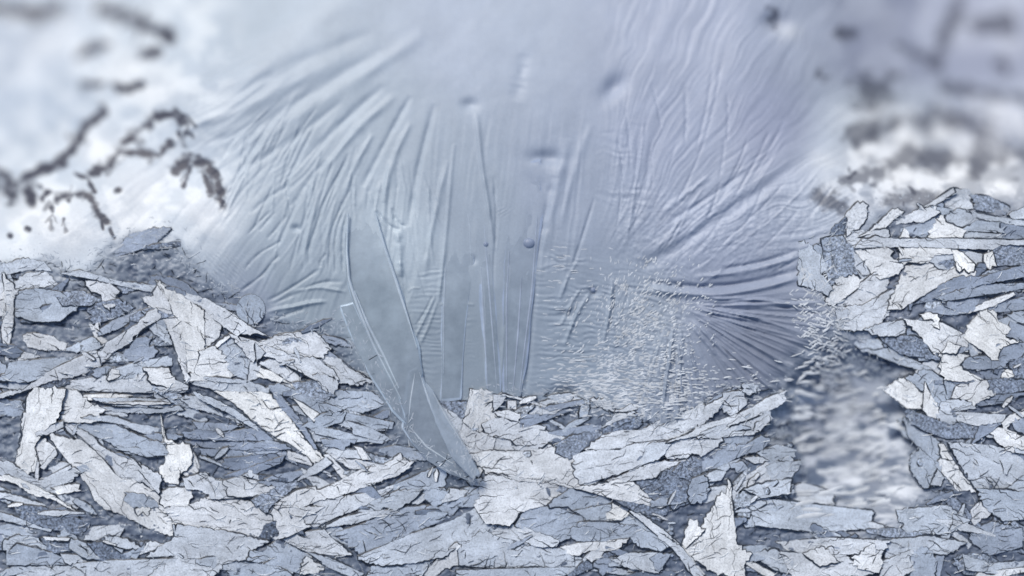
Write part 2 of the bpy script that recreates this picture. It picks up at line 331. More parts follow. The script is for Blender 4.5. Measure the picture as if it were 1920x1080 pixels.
for pts, wd in [([(-60, 5), (0, 15), (60, 27), (115, 15)], 13), ([(185, 15), (230, 22), (250, 42), (322, 70)], 12), ([(150, 105), (170, 90), (205, 85)], 10), ([(265, 108), (295, 93)], 10),
                ([(160, 163), (186, 160)], 10), ([(218, 166), (262, 160)], 9), ([(-20, 318), (30, 343), (70, 325), (115, 300), (150, 262), (165, 232), (190, 210)], 10),
                ([(175, 326), (205, 312), (225, 280), (260, 245), (290, 220), (330, 213), (340, 232)], 10), ([(225, 282), (260, 285), (300, 291), (320, 270)], 8),
                ([(327, 322), (355, 300), (390, 312), (410, 338), (416, 382)], 9), ([(358, 312), (344, 350)], 4), ([(384, 330), (396, 360)], 4), ([(108, 372), (140, 362), (170, 368), (185, 402), (196, 412)], 8),
                ([(-20, 340), (20, 366)], 15), ([(45, 340), (56, 370)], 11), ([(80, 372), (90, 360)], 6), ([(140, 325), (165, 335), (178, 360)], 4), ([(52, 427), (54, 429)], 5), ([(18, 442), (20, 443)], 5), ([(222, 355), (224, 357)], 6)]:
    gapline(pts, wd)
for pts, wd in [([(1805, -10), (1770, 70), (1750, 116)], 11), ([(1690, 85), (1742, 112)], 9), ([(1838, 52), (1892, 46)], 15), ([(1448, 34), (1456, 33)], 11), ([(1578, 64), (1602, 60)], 9),
                ([(1620, 172), (1662, 178)], 24), ([(1680, 225), (1760, 218), (1850, 242)], 15), ([(1606, 252), (1642, 246)], 14), ([(1700, 282), (1760, 300), (1930, 296)], 19),
                ([(1598, 332), (1640, 326), (1700, 292)], 11), ([(1540, 372), (1580, 386)], 12), ([(1665, 376), (1745, 372)], 13), ([(1770, 162), (1870, 178), (1960, 190)], 8), ([(1540, 140), (1550, 145)], 8), ([(1880, 118), (1885, 128)], 11)]:
    gapline(pts, wd * 1.15, .72, 1.3)
for i in range(90):
    if i < 62: x0, y0 = random.choice([(30, 350), (60, 335), (120, 300), (150, 265), (180, 320), (215, 300), (240, 265), (280, 225), (330, 225), (290, 292), (340, 315), (385, 315), (410, 350), (140, 365), (185, 395), (50, 25), (230, 25), (290, 55), (170, 95), (280, 100), (100, 400), (60, 400), (340, 250)])
    else: x0, y0 = random.choice([(1640, 175), (1700, 225), (1800, 225), (1625, 250), (1740, 290), (1850, 296), (1620, 330), (1560, 375), (1700, 372), (1870, 48), (1850, 180)])
    x0 += random.gauss(0, 14); y0 += random.gauss(0, 12); a = random.uniform(.6, 2.6); L = random.uniform(4, 22)
    gapline([(x0, y0), (x0 + L * math.cos(a), y0 + L * math.sin(a))], random.uniform(2.5, 5.5), random.uniform(.5, 1))
h -= 1.0 * gap
# colour of the ice: frost tones with shading painted in, darker centre, lighter top
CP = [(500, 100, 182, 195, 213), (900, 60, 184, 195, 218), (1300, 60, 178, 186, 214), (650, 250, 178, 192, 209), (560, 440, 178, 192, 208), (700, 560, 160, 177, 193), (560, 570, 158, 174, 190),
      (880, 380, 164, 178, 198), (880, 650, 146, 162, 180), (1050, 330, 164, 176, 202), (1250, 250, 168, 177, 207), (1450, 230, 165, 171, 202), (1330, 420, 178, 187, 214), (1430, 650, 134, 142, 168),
      (1200, 600, 150, 165, 188), (1050, 650, 150, 166, 188), (80, 200, 182, 196, 218), (300, 60, 212, 222, 236), (120, 430, 224, 232, 244), (330, 360, 220, 229, 241), (1750, 60, 192, 197, 222),  # upper right tones raised to offset the shade on its slope
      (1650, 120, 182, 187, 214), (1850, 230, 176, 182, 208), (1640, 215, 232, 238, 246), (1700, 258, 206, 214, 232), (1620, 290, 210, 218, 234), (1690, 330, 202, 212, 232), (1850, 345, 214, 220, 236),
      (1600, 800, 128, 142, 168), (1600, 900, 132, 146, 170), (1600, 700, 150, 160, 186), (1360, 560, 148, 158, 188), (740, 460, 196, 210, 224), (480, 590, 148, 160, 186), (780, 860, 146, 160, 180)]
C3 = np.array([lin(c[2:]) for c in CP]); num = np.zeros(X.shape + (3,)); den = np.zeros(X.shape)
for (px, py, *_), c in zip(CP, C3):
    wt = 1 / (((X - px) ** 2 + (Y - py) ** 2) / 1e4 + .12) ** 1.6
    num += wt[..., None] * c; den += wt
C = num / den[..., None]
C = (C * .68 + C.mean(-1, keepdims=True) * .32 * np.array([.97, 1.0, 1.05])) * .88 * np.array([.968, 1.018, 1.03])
for bx_, by_, br_, bt_ in [(1640, 210, 34, 1), (1702, 260, 44, .9), (1620, 288, 34, .9), (1690, 330, 40, .9), (1800, 335, 60, .8), (1545, 300, 24, .5), (1762, 252, 26, .8), (1860, 205, 26, .5), (1800, 40, 34, .4), (1880, 330, 60, .8), (1560, 345, 26, .5), (1900, 90, 30, .4), (1480, 60, 22, .4),
                           (1225, 590, 70, .12), (120, 430, 80, .8), (260, 350, 60, .9), (385, 395, 50, .9), (240, 130, 50, .7), (100, 90, 60, .5), (180, 280, 40, .8), (60, 400, 50, .9), (230, 410, 60, .7), (300, 170, 40, .6)]:
    k_ = (bt_ * np.exp(-(((X - bx_) ** 2 + ((Y - by_) * 1.25) ** 2) / br_ ** 2) * (1 + .6 * fbm(X / 22, Y / 22, 4))))[..., None]
    C = C * (1 - k_) + lin((228, 233, 238)) * k_
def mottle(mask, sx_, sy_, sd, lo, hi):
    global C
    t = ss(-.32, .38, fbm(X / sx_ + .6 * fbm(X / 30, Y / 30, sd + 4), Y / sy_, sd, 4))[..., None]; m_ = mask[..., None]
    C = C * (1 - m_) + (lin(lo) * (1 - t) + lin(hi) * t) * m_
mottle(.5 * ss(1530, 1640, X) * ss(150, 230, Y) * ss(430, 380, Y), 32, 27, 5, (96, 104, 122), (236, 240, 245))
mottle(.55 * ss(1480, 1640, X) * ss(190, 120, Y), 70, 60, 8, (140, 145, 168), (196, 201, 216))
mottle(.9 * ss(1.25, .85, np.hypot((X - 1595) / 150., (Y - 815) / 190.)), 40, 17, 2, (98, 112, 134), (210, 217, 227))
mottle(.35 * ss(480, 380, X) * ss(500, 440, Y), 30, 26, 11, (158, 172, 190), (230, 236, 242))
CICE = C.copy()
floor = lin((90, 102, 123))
def box(a, k_):
    for ax_ in (0, 1):
        p = np.pad(a, [(k_ + 1, k_) if i == ax_ else (0, 0) for i in (0, 1)], mode='edge'); cs = np.cumsum(p, ax_)
        a = (np.take(cs, range(2 * k_ + 1, cs.shape[ax_]), ax_) - np.take(cs, range(0, cs.shape[ax_] - 2 * k_ - 1), ax_)) / (2 * k_ + 1)
    return a
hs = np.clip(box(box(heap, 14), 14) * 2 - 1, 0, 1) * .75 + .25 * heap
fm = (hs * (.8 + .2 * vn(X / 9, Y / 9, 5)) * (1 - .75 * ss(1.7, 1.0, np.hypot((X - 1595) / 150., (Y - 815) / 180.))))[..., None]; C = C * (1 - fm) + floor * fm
C = C * (1 - gap[..., None]) + lin((62, 66, 82)) * gap[..., None]
h = h * (1 - .85 * hs) + hs * (-4 + 5 * fbm(X / 16, Y / 11, 2) + 2.2 * fbm(X / 4.5, Y / 4.5, 4, 2))
for pl_ in CRYSTALS:
    mk = box(inside(pl_, X, Y).astype(float), 3); h = h * (1 - .75 * mk)
Z = Z + h
nx, ny = Z.shape
co = np.stack([(U - 960) * S, (540 - V) * S, Z * S], -1).reshape(-1, 3).astype(np.float32)
idx = np.arange(nx * ny).reshape(nx, ny)
q = np.stack([idx[:-1, :-1], idx[:-1, 1:], idx[1:, 1:], idx[1:, :-1]], -1).reshape(-1, 4).astype(np.int32)
me = bpy.data.meshes.new('ice_sheet'); me.vertices.add(len(co)); me.vertices.foreach_set('co', co.ravel())
me.loops.add(q.size); me.loops.foreach_set('vertex_index', q.ravel()); me.polygons.add(len(q))
me.polygons.foreach_set('loop_start', np.arange(0, q.size, 4, dtype=np.int32)); me.polygons.foreach_set('loop_total', np.full(len(q), 4, np.int32))
me.polygons.foreach_set('use_smooth', np.ones(len(q), bool)); me.update(calc_edges=True)
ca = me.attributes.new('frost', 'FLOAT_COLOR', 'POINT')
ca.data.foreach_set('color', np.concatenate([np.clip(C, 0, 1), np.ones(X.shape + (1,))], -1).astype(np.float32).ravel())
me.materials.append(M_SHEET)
sheet = bpy.data.objects.new('ice_sheet', me); col.objects.link(sheet); sheet['kind'] = 'structure'

# ------------------------------------------------------------------ stacking of plates
CS = 4.0
sx = np.arange(-190, 2112, CS); sy = np.arange(-140, 1222, CS)
SX, SY = np.meshgrid(sx, sy, indexing='ij')
H = Z[::2, ::2][:len(sx), :len(sy)].copy()
def to_world(pts, z):
    f = (CAMZ - z) / CAMZ; return [(960 + (x - 960) * f, 540 + (y - 540) * f) for x, y in pts]
def cells(poly):
    xs = [p[0] for p in poly]; ys = [p[1] for p in poly]
    i0 = max(0, int((min(xs) - sx[0]) / CS)); i1 = min(len(sx), int((max(xs) - sx[0]) / CS) + 2)
    j0 = max(0, int((min(ys) - sy[0]) / CS)); j1 = min(len(sy), int((max(ys) - sy[0]) / CS) + 2)
    if i1 <= i0 or j1 <= j0: return None
    return i0, i1, j0, j1, inside(poly, SX[i0:i1, j0:j1], SY[i0:i1, j0:j1])
def height_at(x, y):
    i = int(np.clip((x - sx[0]) / CS, 0, len(sx) - 1)); j = int(np.clip((y - sy[0]) / CS, 0, len(sy) - 1)); return H[i, j]
def jag(poly, rough, seg=5.0, seed=0):
    r = random.Random(seed); P = np.array(poly, float); c = P - P.mean(0)
    ev, ec = np.linalg.eigh(c.T @ c); ax = ec[:, 1]; out = []
    n_ = len(P)
    for i in range(n_):
        a = P[i]; b_ = P[(i + 1) % n_]; dv = b_ - a; L = math.hypot(*dv)
        if L < 1e-6: continue
        k_ = max(1, int(L / seg)); nrm = np.array((-dv[1], dv[0])) / L
        cross = abs(dv @ np.array((-ax[1], ax[0]))) / L
        amp = rough * (.35 + 1.5 * cross)
        for s_ in range(k_):
            t = s_ / k_
            o = 0 if s_ == 0 else amp * (r.choice((-1, 1)) * r.uniform(.9, 1.9) if r.random() < .3 else r.uniform(-.28, .28)) * min(1, 4 * min(t, 1 - t) + .3)
            out.append(tuple(a + dv * t + nrm * o))
    return out, ax
def area(p):
    return .5 * sum(p[i][0] * p[(i + 1) % len(p)][1] - p[(i + 1) % len(p)][0] * p[i][1] for i in range(len(p)))
count = [0]
def plate(poly, tone, pebble=False, name='ice_plate', thick=1.3, rough=1.7, fold=0., rimw=1.0, mat=None, parts=True, colour=None, seg=4.2, lift=0., maxg=.05, inter=True, grow=0., pct=82, plane=None):
    """one thin ice plate laid on whatever lies below it; its edge, coloured dark for the gap shade, is the part rim"""
    global H
    count[0] += 1; sd = count[0]; r = random.Random(sd)
    if area(poly) < 0: poly = poly[::-1]
    cu, cv = np.mean(poly, 0)
    if grow:
        q0 = np.array(poly, float); dq = q0 - (cu, cv); ln_ = np.maximum(1., np.hypot(dq[:, 0], dq[:, 1]))[:, None]; poly = [tuple(p_) for p_ in q0 + dq / ln_ * np.minimum(grow, ln_ * .12)]
    zr = height_at(cu, cv); poly = to_world(poly, zr); cu, cv = np.mean(poly, 0)
    pj, ax = jag(poly, rough, seg, sd)
    ce = cells(pj)
    g0 = g1 = 0.; z0 = zr
    if ce is not None and ce[4].sum() > 2:
        i0, i1, j0, j1, m = ce; xs = SX[i0:i1, j0:j1][m] - cu; ys = SY[i0:i1, j0:j1][m] - cv; zs = H[i0:i1, j0:j1][m]
        zc = np.clip(zs, np.percentile(zs, 25), np.percentile(zs, 97))
        if len(zs) > 6:
            Am = np.stack([xs, ys, np.ones_like(xs)], 1); s_, *_ = np.linalg.lstsq(Am, zc, rcond=None); g0, g1 = np.clip(s_[:2] * .7, -maxg * 1.6, maxg * 1.6)
        ext = max(40., math.sqrt(abs(area(pj))))
        tl_ = min(maxg, 3.5 / ext * 1.0)
        g0 += r.uniform(-tl_, tl_); g1 += r.uniform(-tl_, tl_)
        z0 = np.percentile(zs - g0 * xs - g1 * ys, pct) + thick + .1 + lift
        z0 = min(z0, 46 + zr * .2) if zr > -30 else z0
    if plane:
        (ya, za), (yb, zb) = plane; g0 = 0.; g1 = (zb - za) / (yb - ya); z0 = float(base_z(cu, cv)) + za + g1 * (cv - ya)
    per = np.array((-ax[1], ax[0])); hw = max(4., np.abs((np.array(pj) - (cu, cv)) @ per).max())
    bend = r.uniform(-1, 1.6) * min(3., hw * .05); ph = r.uniform(0, 99)
    def zf(u, v):
        dx, dy = u - cu, v - cv; c_ = (dx * per[0] + dy * per[1]) / hw
        if plane: return float(base_z(u, v)) + za + g1 * (v - ya) + .5 * bend * c_ * c_ - fold * abs(c_ - .15) * hw * .3
        return z0 + g0 * dx + g1 * dy + bend * c_ * c_ - fold * abs(c_ - .15) * hw * .3 + .7 * float(vn(u / 26 + ph, v / 26, 3))
    pts = [Vector((x - cu, y - cv)) for x, y in pj]; nb = len(pts); inn = []
    if inter:
        stp = max(7., math.sqrt(abs(area(pj))) / 6)
        gxs = np.arange(min(p[0] for p in pj), max(p[0] for p in pj), stp); gys = np.arange(min(p[1] for p in pj), max(p[1] for p in pj), stp)
        if len(gxs) and len(gys):
            GX, GY = np.meshgrid(gxs, gys); GX = GX + rng.uniform(-.3, .3, GX.shape) * stp; GY = GY + rng.uniform(-.3, .3, GY.shape) * stp
            mm_ = inside(pj, GX, GY); inn = [Vector((x - cu, y - cv)) for x, y in zip(GX[mm_], GY[mm_])]
    vv, ee, ff, *_ = delaunay_2d_cdt(pts + inn, [(i, (i + 1) % nb) for i in range(nb)], [], 1, 1e-4)
    loc = ((cu - 960) * S, (540 - cv) * S, z0 * S)
    verts = [(p.x * S, -p.y * S, (zf(p.x + cu, p.y + cv) - z0) * S) for p in vv]
    faces = [tuple(f) for f in ff]
    # edge: bevel and vertical side, dark to paint the shade between plates
    rv = []; N = len(pj); A_ = np.array(pj); nxt = np.roll(A_, -1, 0); prv = np.roll(A_, 1, 0); tg = nxt - prv
    tg /= np.maximum(1e-6, np.hypot(tg[:, 0], tg[:, 1]))[:, None]; nm = np.stack([tg[:, 1], -tg[:, 0]], 1)
    for i in range(N):
        x, y = pj[i]; z = zf(x, y) - z0
        wd = rimw * (.18 + 2.6 * max(0., .56 + float(vn(i * .21 + ph, sd * .7, 5))))
        rv.append((x - nm[i, 0] * .25, y - nm[i, 1] * .25, z - .02)); rv.append((x + nm[i, 0] * wd, y + nm[i, 1] * wd, z - thick * .7)); rv.append((x + nm[i, 0] * wd, y + nm[i, 1] * wd, z - thick - 2.5))
    rverts = [((a - cu) * S, -(b_ - cv) * S, c_ * S) for a, b_, c_ in rv]; rf = []
    for i in range(N):
        j = (i + 1) % N; rf += [(3 * i, 3 * i + 1, 3 * j + 1, 3 * j), (3 * i + 1, 3 * i + 2, 3 * j + 2, 3 * j + 1)]
    m_ = mat or (M_PEB if pebble else M_PLATE)
    c4 = colour if colour is not None else tone_col(min(1, max(0, tone + r.uniform(-.025, .025))))
    rm = M_RIM
    if parts:
        o = mesh_obj(name, verts, faces, m_, loc=loc); o.color = (*c4, 1)
        mesh_obj('rim', rverts, rf, rm, o, smooth=False)
        if abs(area(pj)) > 900 and not pebble and mat is None:
            for _ in range(12 if abs(area(pj)) > 7000 else 8 if abs(area(pj)) > 3500 else 5 if abs(area(pj)) > 2000 else 2): crack(o, pj, ax, cu, cv, z0, zf, r)
    else:
        k0 = len(verts); me_v = verts + rverts; me_f = faces + [tuple(k0 + a for a in f) for f in rf]
        o = mesh_obj(name, me_v, me_f, m_, loc=loc); o.color = (*c4, 1); o.data.materials.append(rm)
        for pI in range(len(faces), len(o.data.polygons)): o.data.polygons[pI].material_index = 1; o.data.polygons[pI].use_smooth = False
    if ce is not None:
        i0, i1, j0, j1, m = ce; pl = z0 + g0 * (SX[i0:i1, j0:j1] - cu) + g1 * (SY[i0:i1, j0:j1] - cv)
        H[i0:i1, j0:j1] = np.where(m, np.maximum(H[i0:i1, j0:j1], pl), H[i0:i1, j0:j1])
    sa = o.data.attributes.new('along', 'FLOAT_VECTOR', 'POINT'); vc = np.empty(len(o.data.vertices) * 3, np.float32); o.data.vertices.foreach_get('co', vc); vc = vc.reshape(-1, 3)
    av = np.stack([vc[:, 0] * ax[0] - vc[:, 1] * ax[1], -vc[:, 0] * ax[1] - vc[:, 1] * ax[0], np.full(len(vc), sd * .37)], 1).astype(np.float32); sa.data.foreach_set('vector', av.ravel())
    return o, (cu, cv, abs(area(pj)), hw, pj)
def crack(o, pj, ax, cu, cv, z0, zf, r):
    i = r.randrange(len(pj)); p = np.array(pj[i]); tow = np.array((cu, cv)) - p
    dv = ax * (1 if ax @ tow > 0 else -1) + .45 * tow / max(1, np.hypot(*tow)); dv /= np.hypot(*dv)
    L = min(70, .55 * math.sqrt(abs(area(pj)))) * r.uniform(.3, 1.25); n_ = max(4, int(L / 5)); pts = []
    for s_ in range(n_ + 1):
        if s_ and not inside(pj, np.array([p[0]]), np.array([p[1]]))[0]: break
        pts.append(p.copy()); a = r.uniform(-.7, .7)
        p = p + (L / n_) * (dv * math.cos(a) + np.array((-dv[1], dv[0])) * math.sin(a))
    if len(pts) < 4: return
    v = []; f = []; wv_ = r.choice((.4, .5, .6, .9))
    for s_, q_ in enumerate(pts):
        wd = wv_ * (1 - s_ / len(pts)) + .15; a = pts[min(s_ + 1, len(pts) - 1)] - pts[max(0, s_ - 1)]; a /= max(1e-6, np.hypot(*a)); nn = np.array((-a[1], a[0]))
        for sg_, dz in ((-1, -.05), (0, .55), (1, -.05)):
            q2 = q_ + nn * wd * sg_ * 1.3; v.append(((q2[0] - cu) * S, -(q2[1] - cv) * S, (zf(*q_) - z0 + dz) * S))
        if s_: b0 = 3 * (s_ - 1); f += [(b0, b0 + 1, b0 + 4, b0 + 3), (b0 + 1, b0 + 2, b0 + 5, b0 + 4)]
    mesh_obj('crack', v, f, M_RIM, o, smooth=False)

# ------------------------------------------------------------------ landmarks used in the labels
LM = [('the long bright white blade', 520, 790), ('the long pale splinter rising to the fan', 150, 690), ('the fan of pale plates', 365, 610), ('the upright pale slab', 55, 830),
      ('the big diagonal slab', 210, 905), ('the torn white slab', 335, 870), ('the broad feathered leaf', 560, 930), ('the foot of the smooth tapering blade', 835, 865),
      ('the cream torn slab', 900, 775), ('the broad white plate', 1020, 880), ('the long serrated leaf', 1300, 815), ('the spiky white crown', 1335, 990),
      ('the white boat shaped chip', 1115, 1030), ('the bright triangular chip', 1155, 960), ('the maple shaped white plate', 1855, 640), ('the straight rail plate', 1770, 455),
      ('the rounded pale leaf', 1790, 775), ('the broad grey slab', 1860, 890), ('the blurred white hollow', 1690, 900), ('the arched ridge plate', 420, 560),
      ('the narrow upright shard', 12, 600), ('the wide grey leaf', 800, 1020), ('the long straight sill plate', 220, 730), ('the white torn strip', 1720, 490), ('the cream leaf standing by the hollow', 1690, 745)]
def near(u, v, k_=0):
    d_ = sorted(((u - a) ** 2 + (v - b_) ** 2, nme) for nme, a, b_ in LM); return d_[k_][1]
used = {}
def auto_label(info, tone, pebble, kind):
    cu, cv, ar, hw, pj = info
    P = np.array(pj) - (cu, cv); ev, ec = np.linalg.eigh(P.T @ P); ax = ec[:, 1]
    ln = np.ptp(P @ ax); el = ln / max(3., np.ptp(P @ ec[:, 0]))
    t = 'stippled dark' if pebble else 'slate blue' if tone < .4 else 'dull grey' if tone < .56 else 'light grey' if tone < .7 else 'pale' if tone < .82 else 'whitish' if tone < .93 else 'bright white'
    s_ = 'tiny' if ar < 350 else 'small' if ar < 900 else 'medium' if ar < 2200 else 'large' if ar < 5200 else 'very large'
    sh = 'needle' if el > 7 else 'sliver' if el > 4.2 else 'long plate' if el > 2.6 else 'plate' if el > 1.6 else 'chunky plate'
    if kind != 'plate': sh = {'needle': 'needle', 'sliver': 'sliver', 'long plate': 'long flake', 'plate': 'flake', 'chunky plate': 'chunky flake'}[sh]
    a0, a1, a2 = near(cu, cv, 0), near(cu, cv, 1), near(cu, cv, 2)
    if kind != 'plate': sh = {'needle': 'flake needle', 'sliver': 'flake sliver'}.get(sh, sh)
    lb = f'{s_} {t} ice {sh} beside {a0}'
    if lb in used: lb = f'{s_} {t} ice {sh} between {a0} and {a1}'
    if lb in used: lb = f'{s_} {t} ice {sh} between {a0} and {a2}'
    if len(lb.split()) > 16 or lb in used:
        lb = f'{s_} {t} ice {sh} near {a1}'
        if lb in used: lb = f'{s_} {t} ice {sh} some way from {a2}'
    if len(lb.split()) > 16: lb = ' '.join(lb.split()[:16])
    used.setdefault(lb, []); return lb
def finish(o, info, tone, pebble, kind, label=None, group=None):
    lb = label or auto_label(info, tone, pebble, kind)
    used.setdefault(lb, []).append(o)
    tag(o, lb, 'ice plate' if kind == 'plate' else 'ice flake', group or ('ice plates of the frost heap' if kind == 'plate' else 'loose flakes in the frost heap'))

# ------------------------------------------------------------------ loose flakes at the bottom of the heap
def shard(cx, cy, L, Wd, ang, r):
    n_ = r.randint(3, 4); top = []; bot = []
    for i in range(n_ + 1):
        t = i / n_; w_ = Wd * .5 * (math.sin(math.pi * min(.97, .12 + t * r.uniform(.7, 1))) + r.uniform(-.2, .2))
        top.append((-L / 2 + L * t, -max(.8, w_))); bot.append((-L / 2 + L * t, max(.8, w_ * r.uniform(.4, 1))))
    p = top + bot[::-1]; c_, s_ = math.cos(ang), math.sin(ang)
    return [(cx + a * c_ - b_ * s_, cy + a * s_ + b_ * c_) for a, b_ in p]
def flow(x, y, r):
    if x < 700: b_ = random.choice((.45, .1, -.5, .2)) if r.random() < .5 else .15
    elif x < 1500: b_ = -.35
    else: b_ = r.choice((-.3, .6, -1.1, .2))
    return b_ + r.gauss(0, .3)
r = random.Random(11); HP = HEAP; n_f = 0
while n_f < 290:
    x = r.uniform(-40, 1960); y = r.uniform(400, 1110)
    if not inside(HP, np.array([x]), np.array([y]))[0]: continue
    L = r.uniform(38, 120); Wd = L * r.uniform(.14, .42); peb = r.random() < .25
    t = r.choice((.22, .3, .38, .44, .5, .56, .62, .7))
    o, info = plate(shard(x, y, L, Wd, flow(x, y, r), r), t - (.06 if peb else 0), peb, 'frost_flake', 1.1, 1.6, parts=False, rimw=.9, inter=False)
    finish(o, info, t, peb, 'flake'); n_f += 1

